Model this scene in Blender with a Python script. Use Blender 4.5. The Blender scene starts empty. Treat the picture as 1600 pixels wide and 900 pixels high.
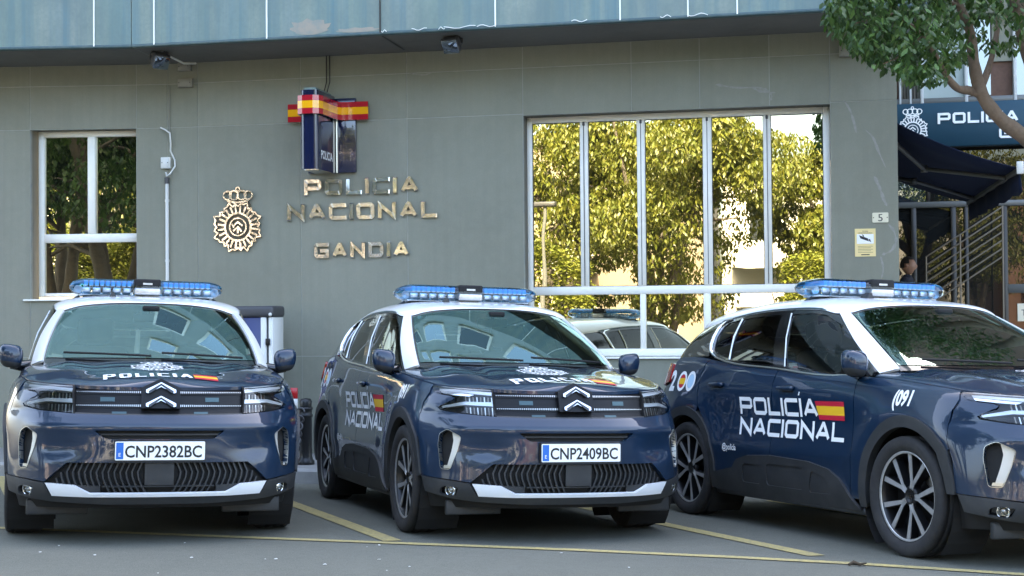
import bpy, bmesh, math, random
import numpy as np
from mathutils import Vector, Matrix
from mathutils.geometry import delaunay_2d_cdt
from mathutils.bvhtree import BVHTree

random.seed(7); rng = np.random.default_rng(11)
S = bpy.context.scene
COL = S.collection

# ------------------------------------------------------------------ camera
FPX = 2161.94                      # focal length in photo pixels (1600 wide)
CAMH = 0.996

def frame_matrix(pp, roll):
    """camera axes (right, forward, up) -> axes of a frame whose horizon lies pp px below the picture centre"""
    a = math.atan2(pp, FPX); c, s = math.cos(roll), math.sin(roll)
    R = np.array([[c, 0, -s], [0, 1, 0], [s, 0, c]])
    X = np.array([[1, 0, 0], [0, math.cos(a), -math.sin(a)], [0, math.sin(a), math.cos(a)]])
    return X @ R
MW = frame_matrix(41.55, -0.00849)          # plumb world (walls upright)
MG = frame_matrix(147.0, 0.0110)            # frame of the sloping parking bay
G2W = MW @ MG.T

cam_d = bpy.data.cameras.new('camera'); cam = bpy.data.objects.new('camera', cam_d); COL.objects.link(cam)
cam_d.sensor_width = 36; cam_d.lens = 36 * FPX / 1600; cam_d.clip_start = .1; cam_d.clip_end = 2000
rt, fw, up = MW[:, 0], MW[:, 1], MW[:, 2]
cam.matrix_world = Matrix(((rt[0], up[0], -fw[0], 0), (rt[1], up[1], -fw[1], 0), (rt[2], up[2], -fw[2], CAMH), (0, 0, 0, 1)))
S.camera = cam

# ------------------------------------------------------------------ light
SUN_EL, SUN_AZ = math.radians(40), math.radians(12)   # sun stands behind the station, a little to the right
w = bpy.data.worlds.new('World'); S.world = w; w.use_nodes = True
nt = w.node_tree; bg = nt.nodes['Background']; sky = nt.nodes.new('ShaderNodeTexSky')
sky.sky_type = 'NISHITA'; sky.sun_disc = False; sky.sun_elevation = SUN_EL; sky.sun_rotation = SUN_AZ
sky.air_density = 1.0; sky.dust_density = 6.0; sky.ozone_density = .0
nt.links.new(sky.outputs[0], bg.inputs[0]); bg.inputs[1].default_value = 0.15
sd = bpy.data.lights.new('sun', 'SUN'); sun = bpy.data.objects.new('sun', sd); COL.objects.link(sun)
sd.energy = 2.6; sd.angle = math.radians(.5); sd.color = (1, .93, .82)
dirv = Vector((math.sin(SUN_AZ) * math.cos(SUN_EL), math.cos(SUN_AZ) * math.cos(SUN_EL), math.sin(SUN_EL)))
sun.rotation_euler = dirv.to_track_quat('Z', 'Y').to_euler()
S.view_settings.view_transform = 'Standard'; S.view_settings.look = 'None'
S.view_settings.exposure = 3.38; S.view_settings.gamma = 1.0
S.cycles.max_bounces = 10; S.cycles.transparent_max_bounces = 16; S.cycles.use_denoising = True
S.cycles.caustics_reflective = False; S.cycles.caustics_refractive = False

# ------------------------------------------------------------------ materials
def mat(name, col, rough=.6, metal=0., coat=0., spec=.5, emis=None, bump=None, noise=None, trans=0., alpha=1.):
    m = bpy.data.materials.new(name); m.use_nodes = True; n = m.node_tree; b = n.nodes['Principled BSDF']
    b.inputs['Base Color'].default_value = (*col, 1); b.inputs['Roughness'].default_value = rough
    b.inputs['Metallic'].default_value = metal; b.inputs['Coat Weight'].default_value = coat
    b.inputs['Coat Roughness'].default_value = .02; b.inputs['Coat IOR'].default_value = 1.5; b.inputs['Specular IOR Level'].default_value = spec
    b.inputs['Transmission Weight'].default_value = trans; b.inputs['Alpha'].default_value = alpha
    if noise:      # list of (scale, amount, colour, detail): mottling of the real surface colour
        tc = n.nodes.new('ShaderNodeTexCoord'); prev = None
        for sc, am, c2, det in noise:
            t = n.nodes.new('ShaderNodeTexNoise'); t.inputs['Scale'].default_value = sc if not isinstance(sc, tuple) else 1
            t.inputs['Detail'].default_value = det; t.inputs['Roughness'].default_value = .65
            if isinstance(sc, tuple):
                mp = n.nodes.new('ShaderNodeMapping'); mp.inputs['Scale'].default_value = sc
                n.links.new(tc.outputs['Object'], mp.inputs[0]); n.links.new(mp.outputs[0], t.inputs[0])
            else: n.links.new(tc.outputs['Object'], t.inputs[0])
            r = n.nodes.new('ShaderNodeMapRange'); r.inputs[1].default_value = .42; r.inputs[2].default_value = .68
            r.inputs[3].default_value = 0; r.inputs[4].default_value = am; n.links.new(t.outputs[0], r.inputs[0])
            x = n.nodes.new('ShaderNodeMix'); x.data_type = 'RGBA'
            n.links.new(r.outputs[0], x.inputs[0]); x.inputs[7].default_value = (*c2, 1)
            if prev is None: x.inputs[6].default_value = (*col, 1)
            else: n.links.new(prev, x.inputs[6])
            prev = x.outputs[2]
        n.links.new(prev, b.inputs['Base Color'])
    if bump:       # (scale, strength, distance)
        tc = n.nodes.new('ShaderNodeTexCoord'); t = n.nodes.new('ShaderNodeTexNoise'); t.inputs['Scale'].default_value = bump[0]
        t.inputs['Detail'].default_value = 6; bp = n.nodes.new('ShaderNodeBump'); bp.inputs['Strength'].default_value = bump[1]
        bp.inputs['Distance'].default_value = bump[2]
        n.links.new(tc.outputs['Object'], t.inputs[0]); n.links.new(t.outputs[0], bp.inputs['Height']); n.links.new(bp.outputs[0], b.inputs['Normal'])
    return m

def glassmat(name, tint, refl=1.5, gloss=(1, 1, 1), rough=0., base=0.):
    """thin pane: tinted see-through plus a fresnel mirror; base adds a constant mirror share (coated glass)"""
    m = bpy.data.materials.new(name); m.use_nodes = True; n = m.node_tree
    for q in list(n.nodes):
        if q.type == 'BSDF_PRINCIPLED': n.nodes.remove(q)
    out = n.nodes['Material Output']
    t = n.nodes.new('ShaderNodeBsdfTransparent'); t.inputs[0].default_value = (*tint, 1)
    g = n.nodes.new('ShaderNodeBsdfGlossy'); g.inputs['Roughness'].default_value = rough; g.inputs[0].default_value = (*gloss, 1)
    f = n.nodes.new('ShaderNodeFresnel'); f.inputs[0].default_value = refl
    mx = n.nodes.new('ShaderNodeMixShader')
    if base:
        r = n.nodes.new('ShaderNodeMapRange'); r.inputs[3].default_value = base; r.inputs[4].default_value = 1
        n.links.new(f.outputs[0], r.inputs[0]); n.links.new(r.outputs[0], mx.inputs[0])
    else: n.links.new(f.outputs[0], mx.inputs[0])
    n.links.new(t.outputs[0], mx.inputs[1]); n.links.new(g.outputs[0], mx.inputs[2]); n.links.new(mx.outputs[0], out.inputs[0])
    return m

# ------------------------------------------------------------------ geometry helpers
class Geo:
    def __init__(s): s.V = []; s.F = []; s.sm = []; s.N = None
    def add(s, V, F, smooth=False):
        o = len(s.V); s.V += [tuple(map(float, v)) for v in V]; s.F += [tuple(int(i) + o for i in f) for f in F]; s.sm += [smooth] * len(F); return s
    def box(s, x0, x1, y0, y1, z0, z1):
        s.add([(x0, y0, z0), (x1, y0, z0), (x1, y1, z0), (x0, y1, z0), (x0, y0, z1), (x1, y0, z1), (x1, y1, z1), (x0, y1, z1)],
              [(0, 3, 2, 1), (4, 5, 6, 7), (0, 1, 5, 4), (1, 2, 6, 5), (2, 3, 7, 6), (3, 0, 4, 7)]); return s
    def rbox(s, x0, x1, y0, y1, z0, z1, r=.01, seg=2, M=None):
        b = bmesh.new(); bmesh.ops.create_cube(b, size=1)
        for v in b.verts: v.co = Vector(((x0 + x1) / 2 + v.co.x * (x1 - x0), (y0 + y1) / 2 + v.co.y * (y1 - y0), (z0 + z1) / 2 + v.co.z * (z1 - z0)))
        bmesh.ops.bevel(b, geom=b.edges[:], offset=r, segments=seg, affect='EDGES', profile=.5)
        if M is not None: bmesh.ops.transform(b, matrix=M, verts=b.verts)
        b.verts.index_update()
        s.add([v.co[:] for v in b.verts], [[v.index for v in f.verts] for f in b.faces], True); b.free(); return s
    def tube(s, path, r, n=8, cap=True):
        P = [Vector(p) for p in path]; R = r if isinstance(r, (list, tuple, np.ndarray)) else [r] * len(P); V = []; F = []
        prev = None
        for i, p in enumerate(P):
            t = (P[min(i + 1, len(P) - 1)] - P[max(i - 1, 0)]).normalized()
            a = prev if prev is not None else (Vector((0, 0, 1)) if abs(t.z) < .9 else Vector((1, 0, 0)))
            u = (a - t * a.dot(t)).normalized(); prev = u; v = t.cross(u)
            for k in range(n):
                q = 2 * math.pi * k / n; V.append(p + (u * math.cos(q) + v * math.sin(q)) * R[i])
        for i in range(len(P) - 1):
            for k in range(n): F.append((i * n + k, i * n + (k + 1) % n, (i + 1) * n + (k + 1) % n, (i + 1) * n + k))
        s.add(V, F, True)
        if cap: s.add(V[:n], [tuple(range(n - 1, -1, -1))]); s.add(V[-n:], [tuple(range(n))])
        return s
    def lathe(s, prof, n=32, axis='z', c=(0, 0, 0), smooth=True):
        """prof: list of (radius, height)"""
        V = []; F = []
        for (r, h) in prof:
            for k in range(n):
                q = 2 * math.pi * k / n; a, b = r * math.cos(q), r * math.sin(q)
                V.append({'z': (c[0] + a, c[1] + b, c[2] + h), 'x': (c[0] + h, c[1] + a, c[2] + b), 'y': (c[0] + b, c[1] + h, c[2] + a)}[axis])
        for i in range(len(prof) - 1):
            for k in range(n): F.append((i * n + k, i * n + (k + 1) % n, (i + 1) * n + (k + 1) % n, (i + 1) * n + k))
        s.add(V, F, smooth); return s
    def prism(s, poly, h0, h1, to3=lambda p, h: (p[0], h, p[1]), holes=(), smooth=False):
        """polygon (2D) extruded from h0 to h1; to3 places (2D point, height)"""
        P, T = fill(poly, holes, 1e9)
        n = len(P); V = [to3(p, h0) for p in P] + [to3(p, h1) for p in P]
        F = [(a, b, c) for a, b, c in T] + [(c + n, b + n, a + n) for a, b, c in T]
        s.add(V, F)
        for L in [poly] + list(holes):
            m = len(L); s.add([to3(p, h0) for p in L] + [to3(p, h1) for p in L], [(i, (i + 1) % m, (i + 1) % m + m, i + m) for i in range(m)], smooth)
        return s
    def obj(s, name, m, parent=None, M=None, norm=None, fix=True):
        me = bpy.data.meshes.new(name); me.from_pydata(s.V, [], s.F); me.polygons.foreach_set('use_smooth', s.sm)
        if fix:
            b = bmesh.new(); b.from_mesh(me); bmesh.ops.recalc_face_normals(b, faces=b.faces); b.to_mesh(me); b.free()
        me.materials.append(m); me.update()
        if norm is not None: me.normals_split_custom_set_from_vertices(norm)
        o = bpy.data.objects.new(name, me); COL.objects.link(o)
        if parent is not None: o.parent = parent
        if M is not None:
            if parent is None: o.matrix_world = M
            else: o.matrix_local = M
        return o

def inpoly(P, poly):
    P = np.asarray(P, float); q = np.asarray(poly, float); x, y = P[:, 0], P[:, 1]; r = np.zeros(len(P), bool)
    x0, y0 = q[-1]
    for x1, y1 in q:
        c = ((y1 > y) != (y0 > y))
        with np.errstate(divide='ignore', invalid='ignore'): xi = (x0 - x1) * (y - y1) / (y0 - y1 + 1e-30) + x1
        r ^= c & (x < xi); x0, y0 = x1, y1
    return r
def resample(poly, step):
    out = []
    for i in range(len(poly)):
        a, b = np.array(poly[i], float), np.array(poly[(i + 1) % len(poly)], float)
        n = max(1, int(math.ceil(np.linalg.norm(b - a) / step)))
        for k in range(n): out.append(tuple(a + (b - a) * k / n))
    return out
def edgedist(P, poly):
    P = np.asarray(P, float); d = np.full(len(P), 1e9); q = np.asarray(poly, float)
    for a, b in zip(q, np.roll(q, -1, 0)):
        ab = b - a; L = ab @ ab + 1e-18; t = np.clip(((P - a) @ ab) / L, 0, 1)
        d = np.minimum(d, np.linalg.norm(P - (a + t[:, None] * ab), axis=1))
    return d
def fill(poly, holes=(), step=.03):
    """triangles of a polygon with holes, with grid points inside; returns points, triangles"""
    loops = [list(poly)] + [list(h) for h in holes]; V = []; E = []
    for L in loops:
        o = len(V); V += [tuple(p) for p in L]; E += [(o + i, o + (i + 1) % len(L)) for i in range(len(L))]
    if step < 1e8:
        q = np.array(poly); x0, y0 = q.min(0); x1, y1 = q.max(0)
        gx, gy = np.meshgrid(np.arange(x0 + step / 2, x1, step), np.arange(y0 + step / 2, y1, step)); g = np.c_[gx.ravel(), gy.ravel()]
        if len(g):
            k = inpoly(g, poly)
            for h in holes: k &= ~inpoly(g, h)
            g = g[k]
            if len(g):
                k = np.ones(len(g), bool)
                for L in loops: k &= edgedist(g, L) > step * .45
                V += [tuple(p) for p in g[k]]
    r = delaunay_2d_cdt([Vector(v) for v in V], E, [], 0, 1e-7)
    P = np.array([v[:] for v in r[0]]); T = np.array([f[:] for f in r[2]])
    if not len(T): return P.reshape(-1, 2), np.zeros((0, 3), int)
    c = P[T].mean(1); k = inpoly(c, poly)
    for h in holes: k &= ~inpoly(c, h)
    ar = np.abs(np.cross(P[T[:, 1]] - P[T[:, 0]], P[T[:, 2]] - P[T[:, 0]])); k &= ar > 1e-10
    return P, T[k]
def rounded(poly, r, n=4):
    out = []; q = [np.array(p, float) for p in poly]; m = len(q)
    for i in range(m):
        a, b, c = q[i - 1], q[i], q[(i + 1) % m]; u = a - b; v = c - b; lu, lv = np.linalg.norm(u), np.linalg.norm(v)
        d = min(r, lu * .45, lv * .45); p0, p1 = b + u / lu * d, b + v / lv * d
        for k in range(n + 1):
            t = k / n; out.append(tuple((1 - t) ** 2 * p0 + 2 * t * (1 - t) * b + t * t * p1))
    return out
def stroke(pts, w, closed=False):
    """mitred ribbon of width w along a polyline -> (points, quads)"""
    P = [np.array(p, float) for p in pts]; n = len(P); L = []; R = []
    for i in range(n):
        a = P[i - 1] if (i > 0 or closed) else None; c = P[(i + 1) % n] if (i < n - 1 or closed) else None; b = P[i]
        d0 = (b - a) / np.linalg.norm(b - a) if a is not None else None; d1 = (c - b) / np.linalg.norm(c - b) if c is not None else None
        if d0 is None: d0 = d1
        if d1 is None: d1 = d0
        n0 = np.array([-d0[1], d0[0]]); n1 = np.array([-d1[1], d1[0]]); mv = n0 + n1; mv = mv / np.linalg.norm(mv); k = min(1 / max(.3, mv @ n0), 2.2)
        L.append(b + mv * w / 2 * k); R.append(b - mv * w / 2 * k)
    m = n if closed else n - 1
    return L, R, m
GLYPH = {'P': (1, [[(0, 0), (0, 1), (.9, 1), (1, .9), (1, .52), (.9, .42), (0, .42)]]), 'O': (1, [[(0, .12), (0, .88), (.1, 1), (.9, 1), (1, .88), (1, .12), (.9, 0), (.1, 0), 'c']]),
         'L': (.85, [[(0, 1), (0, 0), (1, 0)]]), 'I': (0, [[(0, 0), (0, 1)]]), 'C': (.95, [[(1, 1), (.1, 1), (0, .88), (0, .12), (.1, 0), (1, 0)]]),
         'A': (1, [[(0, 0), (.46, 1), (.54, 1), (1, 0)], [(.25, .3), (.75, .3)]]), 'N': (1, [[(0, 0), (0, 1), (1, 0), (1, 1)]]),
         'G': (1, [[(1, 1), (.1, 1), (0, .88), (0, .12), (.1, 0), (1, 0), (1, .48), (.5, .48)]]), 'D': (1, [[(0, 0), (0, 1), (.85, 1), (1, .82), (1, .18), (.85, 0), 'c']]),
         '0': (.7, [[(0, .15), (0, .85), (.2, 1), (.8, 1), (1, .85), (1, .15), (.8, 0), (.2, 0), 'c']]), '9': (.7, [[(1, .5), (.2, .45), (0, .58), (0, .88), (.2, 1), (.8, 1), (1, .85), (1, .15), (.8, 0), (.1, 0)]]),
         '1': (.35, [[(0, .8), (.8, 1), (.8, 0)]]), '2': (.75, [[(0, .8), (.2, 1), (.8, 1), (1, .8), (1, .6), (0, 0), (1, 0)]]), '(': (.35, [[(1, 1), (.25, .88), (0, .7), (0, .3), (.25, .12), (1, 0)]]),
         '´': (.3, [[(0, 0), (1, 1)]])}
def glyph_quads(ch, h, wf, th):
    """quads [(4 points)] of one stroked letter with its origin at the lower left, and its advance"""
    wd, lines = GLYPH[ch]; W = wd * h * wf; Q = []
    for ln in lines:
        cl = ln[-1] == 'c'; pts = [(th / 2 + p[0] * W, th / 2 + p[1] * (h - th)) for p in (ln[:-1] if cl else ln)]
        L, R, m = stroke(pts, th, cl); n = len(pts)
        if not cl:   # square ends
            d = np.array(pts[0]) - np.array(pts[1]); d = d / np.linalg.norm(d) * (th / 2 if abs(d[0]) < 1e-6 or abs(d[1]) < 1e-6 else 0)
            L[0] = L[0] + d; R[0] = R[0] + d
            d = np.array(pts[-1]) - np.array(pts[-2]); d = d / np.linalg.norm(d) * (th / 2 if abs(d[0]) < 1e-6 or abs(d[1]) < 1e-6 else 0)
            L[-1] = L[-1] + d; R[-1] = R[-1] + d
        for i in range(m): j = (i + 1) % n; Q.append((R[i], R[j], L[j], L[i]))
    return Q, W + th
def word_quads(txt, h, wf=.75, th=None, gap=.16):
    th = th or h * .17; x = 0; out = []
    for ch in txt:
        if ch == ' ': x += h * .5; continue
        Q, adv = glyph_quads(ch, h, wf, th); out.append([[np.array(p) + (x, 0) for p in q] for q in Q]); x += adv + gap * h
    return out, x - gap * h
def font_tris(txt, size, sx=1., bold=0.):
    """built-in font, filled and turned into triangles; returns points (N,2), triangles, width"""
    cu = bpy.data.curves.new('f', 'FONT'); cu.body = txt; cu.size = size; cu.resolution_u = 3; cu.offset = bold
    o = bpy.data.objects.new('f', cu); COL.objects.link(o); bpy.context.view_layer.update()
    me = bpy.data.meshes.new_from_object(o.evaluated_get(bpy.context.evaluated_depsgraph_get()))
    V = np.array([v.co[:2] for v in me.vertices]).reshape(-1, 2); me.calc_loop_triangles(); T = [tuple(t.vertices) for t in me.loop_triangles]
    bpy.data.objects.remove(o); bpy.data.curves.remove(cu); bpy.data.meshes.remove(me)
    V = V * (sx, 1); mn = V.min(0); V = V - (mn[0], 0)
    return V, T, V[:, 0].max()

def hermite(xk, yk, x):
    """cubic interpolation through knots (works on stacked columns of yk)"""
    xk = np.asarray(xk, float); yk = np.asarray(yk, float); x = np.asarray(x, float)
    d = np.diff(yk, axis=0) / np.diff(xk).reshape((-1,) + (1,) * (yk.ndim - 1)); m = np.empty_like(yk); h = np.diff(xk)
    hw = h.reshape((-1,) + (1,) * (yk.ndim - 1))
    m[0] = d[0]; m[-1] = d[-1]; m[1:-1] = (d[:-1] * hw[1:] + d[1:] * hw[:-1]) / (hw[1:] + hw[:-1])
    i = np.clip(np.searchsorted(xk, x) - 1, 0, len(xk) - 2); t = (x - xk[i]) / h[i]
    sh = (-1,) + (1,) * (yk.ndim - 1); t = t.reshape(sh); hh = h[i].reshape(sh)
    return yk[i] * (2 * t ** 3 - 3 * t ** 2 + 1) + m[i] * hh * (t ** 3 - 2 * t ** 2 + t) + yk[i + 1] * (3 * t ** 2 - 2 * t ** 3) + m[i + 1] * hh * (t ** 3 - t ** 2)

def empty(name, label=None, cat=None, group=None, M=None):
    o = bpy.data.objects.new(name, None); COL.objects.link(o); o.empty_display_size = .2
    if M is not None: o.matrix_world = M
    tag(o, label, cat, group); return o
def tag(o, label=None, cat=None, group=None, kind=None):
    if label: o['label'] = label
    if cat: o['category'] = cat
    if group: o['group'] = group
    if kind: o['kind'] = kind
    return o
def copy_tree(o, parent=None, skip=()):
    c = o.copy(); COL.objects.link(c)
    if parent is not None: c.parent = parent
    for ch in list(o.children):
        if ch not in skip: copy_tree(ch, c, skip)
    return c
# ------------------------------------------------------------------ car materials
M = {}
M['paint'] = mat('navy_paint', (.0018, .0165, .044), .42, coat=1.0, spec=.22)
def road_film(m, base, dust):
    n = m.node_tree; b = n.nodes['Principled BSDF']; tc = n.nodes.new('ShaderNodeTexCoord'); sp = n.nodes.new('ShaderNodeSeparateXYZ'); n.links.new(tc.outputs['Object'], sp.inputs[0])
    r = n.nodes.new('ShaderNodeMapRange'); r.inputs[1].default_value = .25; r.inputs[2].default_value = .80; r.inputs[3].default_value = .22; r.inputs[4].default_value = .008; n.links.new(sp.outputs[2], r.inputs[0])
    t = n.nodes.new('ShaderNodeTexNoise'); t.inputs['Scale'].default_value = 7; t.inputs['Detail'].default_value = 8; n.links.new(tc.outputs['Object'], t.inputs[0])
    mu = n.nodes.new('ShaderNodeMath'); mu.operation = 'MULTIPLY'; n.links.new(r.outputs[0], mu.inputs[0]); n.links.new(t.outputs[0], mu.inputs[1])
    x = n.nodes.new('ShaderNodeMix'); x.data_type = 'RGBA'; x.inputs[6].default_value = (*base, 1); x.inputs[7].default_value = (*dust, 1); n.links.new(mu.outputs[0], x.inputs[0]); n.links.new(x.outputs[2], b.inputs['Base Color'])
    q = n.nodes.new('ShaderNodeMapRange'); q.inputs[1].default_value = 0; q.inputs[2].default_value = .2; q.inputs[3].default_value = .02; q.inputs[4].default_value = .12; n.links.new(mu.outputs[0], q.inputs[0]); n.links.new(q.outputs[0], b.inputs['Coat Roughness'])
road_film(M['paint'], (.0018, .0165, .044), (.085, .082, .075))
M['white'] = mat('white_paint', (.80, .81, .80), .3, coat=.8)
M['plastic'] = mat('grey_plastic', (.022, .024, .026), .55, bump=(900, .15, .001), noise=[(7, .5, (.045, .045, .045), 5)])
M['gloss'] = mat('gloss_black', (.006, .006, .007), .12, coat=.6)
M['black'] = mat('matt_black', (.005, .005, .005), .8)
M['chrome'] = mat('chrome', (.82, .83, .84), .08, 1.0)
M['satin'] = mat('satin_silver', (.62, .62, .58), .28, 1.0)
M['blade'] = mat('vent_blade_silver', (.66, .65, .60), .35, .35)
M['skid'] = mat('skid_silver', (.78, .80, .82), .35, .1, coat=.4)
M['rubber'] = mat('rubber', (.018, .018, .019), .8, bump=(140, .3, .003), noise=[(14, .6, (.04, .038, .035), 5)])
M['machined'] = mat('machined_alloy', (.54, .54, .53), .33, .6, noise=[(20, .5, (.38, .37, .36), 4)])
M['darkalloy'] = mat('dark_alloy', (.012, .012, .013), .35, .3)
M['disc'] = mat('brake_steel', (.35, .34, .33), .35, 1.0)
M['wind'] = glassmat('windscreen_glass', (.50, .60, .57), 1.62, (.74, 1.0, .95), base=.24)
M['sidegl'] = glassmat('side_glass', (.42, .50, .48), 1.5)
M['privacy'] = glassmat('privacy_glass', (.05, .055, .055), 1.45)
M['lampgl'] = glassmat('lamp_glass', (.93, .95, .95), 1.5)
M['bluelens'] = glassmat('blue_lens', (.13, .55, .95), 1.5)
M['clearlens'] = glassmat('clear_lens', (.86, .90, .92), 1.5)
M['reflector'] = mat('lamp_reflector', (.75, .77, .80), .3, .6)
M['module'] = mat('lamp_module', (.85, .88, .9), .4)
M['grillem'] = mat('grille_black', (.006, .006, .007), .4, spec=.25)
M['drl'] = mat('lamp_bar', (.75, .77, .78), .22, .4, coat=.5)
M['lampbrown'] = mat('lamp_interior', (.07, .058, .045), .25, .7)
M['module_d'] = mat('lamp_fin_grey', (.22, .20, .17), .3, .8)
M['decal'] = mat('decal_white', (.88, .89, .88), .45)
M['decalred'] = mat('decal_red', (.50, .010, .035), .45)
M['decalyel'] = mat('decal_yellow', (.85, .50, .02), .45)
M['decalblue'] = mat('decal_pale_blue', (.45, .65, .80), .45)
M['plateblue'] = mat('plate_blue', (.01, .13, .50), .4)
M['plateink'] = mat('plate_ink', (.008, .008, .008), .5)
M['interior'] = mat('interior_cloth', (.07, .072, .075), .9)
M['dash'] = mat('dash_plastic', (.05, .053, .055), .7)
M['tail'] = mat('tail_lamp_red', (.30, .008, .010), .15, coat=.8)
M['screen'] = mat('screen_dark', (.01, .011, .013), .15)
M['rail'] = mat('rail_grey', (.05, .09, .10), .35, .4)

# ------------------------------------------------------------------ body surface: plan outline at several heights
LV = np.array([.20, .32, .45, .60, .72, .85, .97, 1.06, 1.20])
ROWS = [
 [(0,-.86),(.25,-.85),(.5,-.79),(.67,-.69),(.77,-.58),(.83,-.42),(.85,-.2),(.85,.2),(.85,.8),(.85,1.5),(.85,2.2),(.85,2.73),(.84,3.1),(.76,3.36),(.6,3.45),(.3,3.49),(0,3.5)],
 [(0,-.93),(.25,-.915),(.5,-.86),(.68,-.765),(.79,-.645),(.86,-.45),(.885,-.2),(.885,.2),(.88,.8),(.88,1.5),(.88,2.2),(.89,2.73),(.88,3.1),(.80,3.40),(.6,3.5),(.3,3.55),(0,3.56)],
 [(0,-.945),(.25,-.93),(.5,-.87),(.69,-.765),(.80,-.63),(.875,-.44),(.90,-.2),(.895,.2),(.885,.8),(.885,1.5),(.89,2.2),(.90,2.73),(.89,3.1),(.81,3.42),(.6,3.52),(.3,3.57),(0,3.58)],
 [(0,-.945),(.25,-.93),(.5,-.868),(.69,-.758),(.80,-.62),(.88,-.42),(.905,-.2),(.90,.2),(.882,.8),(.882,1.5),(.89,2.2),(.905,2.73),(.895,3.1),(.81,3.42),(.6,3.53),(.3,3.58),(0,3.59)],
 [(0,-.935),(.25,-.92),(.5,-.85),(.69,-.738),(.80,-.59),(.88,-.41),(.905,-.2),(.897,.2),(.880,.8),(.880,1.5),(.888,2.2),(.905,2.73),(.89,3.1),(.80,3.40),(.6,3.52),(.3,3.57),(0,3.58)],
 [(0,-.87),(.25,-.853),(.5,-.775),(.69,-.66),(.80,-.53),(.865,-.38),(.89,-.2),(.892,.2),(.888,.8),(.888,1.5),(.892,2.2),(.895,2.73),(.875,3.1),(.78,3.36),(.58,3.48),(.3,3.53),(0,3.54)],
 [(0,-.835),(.25,-.82),(.5,-.74),(.68,-.60),(.785,-.45),(.835,-.33),(.86,-.2),(.874,.2),(.882,.8),(.884,1.5),(.885,2.2),(.88,2.73),(.86,3.1),(.76,3.33),(.57,3.44),(.3,3.49),(0,3.50)],
 [(0,-.79),(.25,-.775),(.5,-.69),(.66,-.55),(.745,-.42),(.785,-.31),(.815,-.2),(.845,.2),(.866,.8),(.870,1.5),(.872,2.2),(.862,2.73),(.84,3.1),(.74,3.30),(.56,3.41),(.3,3.46),(0,3.47)],
 [(0,-.72),(.25,-.70),(.48,-.62),(.62,-.48),(.69,-.38),(.72,-.28),(.74,-.18),(.78,.2),(.83,.8),(.845,1.5),(.848,2.2),(.835,2.73),(.80,3.1),(.70,3.25),(.55,3.36),(.3,3.41),(0,3.42)]]
ZT = [.942,.942,.951,.963,.976,.992,1.006,1.045,1.075,1.115,1.165,1.212,1.205,1.19,1.18,1.18,1.18]
R_ = np.array(ROWS)                                        # level, column, xy
ak = np.concatenate([[0], np.cumsum(np.linalg.norm(np.diff(R_[3], axis=0), axis=1))]); AEND = ak[-1]
zd = np.arange(.16, 1.2601, .01); ad = np.arange(0, AEND + .005, .01)
Cz = hermite(LV, R_, zd)                                   # z, column, xy
full = np.concatenate([Cz[:, :0:-1] * (-1, 1), Cz], 1); akf = np.concatenate([-ak[:0:-1], ak])
Tab = hermite(akf, full.transpose(1, 0, 2), ad)            # a, z, xy
ztop_t = hermite(np.concatenate([-ak[:0:-1], ak]), np.concatenate([np.array(ZT)[:0:-1], ZT]), ad)
# shoulder: the skin turns in over the last few centimetres
tn = np.gradient(Tab, axis=0); nx = np.stack([tn[..., 1], -tn[..., 0]], -1); nx /= np.linalg.norm(nx, axis=-1, keepdims=True) + 1e-9
sh = np.clip((zd[None, :] - (ztop_t[:, None] - .055)) / .055, 0, 1.4) ** 2 * .022
Tab = Tab - nx * sh[..., None]
# waist crease along the doors
yy = Tab[..., 1]
dr = np.clip((yy - .3) / .5, 0, 1) * np.clip((2.7 - yy) / .5, 0, 1)
cr = dr * (-.016 * np.exp(-((zd[None, :] - .80) / .10) ** 2) + .010 * np.exp(-((zd[None, :] - .55) / .06) ** 2))
Tab = Tab + nx * cr[..., None]
# wheel arches bulge a little
for yc in (0., 2.73):
    d = np.hypot(yy - yc, zd[None, :] - .354); Tab = Tab + nx * (.014 * np.exp(-((d - .50) / .09) ** 2) * (np.abs(Tab[..., :1]).squeeze(-1) > .6))[..., None]
xx_ = np.abs(Tab[..., 0]); zz_ = zd[None, :]; fr = np.clip((-.35 - Tab[..., 1]) / .12, 0, 1)
sc = fr * (.013 * np.exp(-((zz_ - .705) / .028) ** 2) * np.clip((.80 - xx_) / .1, 0, 1) - .024 * np.exp(-((xx_ - .57) / .13) ** 2 - ((zz_ - .575) / .065) ** 2) - .008 * np.exp(-((zz_ - .80) / .03) ** 2))
nx2 = np.stack([np.gradient(Tab[..., 1], axis=0), -np.gradient(Tab[..., 0], axis=0)], -1); nx2 /= np.linalg.norm(nx2, axis=-1, keepdims=True) + 1e-9
Tab = Tab + nx2 * sc[..., None]
def ztop(a): return np.interp(np.abs(a), ad, ztop_t)
class Skirt:
    eps = (.012, .012)
    @staticmethod
    def map(P):
        P = np.asarray(P, float); s = np.where(P[:, 0] < 0, -1., 1.); a = np.clip(np.abs(P[:, 0]), 0, ad[-1] - 1e-6) / .01; z = np.clip((P[:, 1] - .16) / .01, 0, len(zd) - 1.001)
        i = a.astype(int); j = z.astype(int); u = (a - i)[:, None]; v = (z - j)[:, None]; i2 = np.minimum(i + 1, len(ad) - 1)
        q = Tab[i, j] * (1 - u) * (1 - v) + Tab[i2, j] * u * (1 - v) + Tab[i, j + 1] * (1 - u) * v + Tab[i2, j + 1] * u * v
        return np.c_[q[:, 0] * s, q[:, 1], P[:, 1]]
def sidept(y, z):
    r = np.array([Tab[i, int(round((z - .16) / .01))] for i in range(len(ad))])[:, 1]
    return (float(np.interp(y, np.maximum.accumulate(r), ad)), z)
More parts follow.
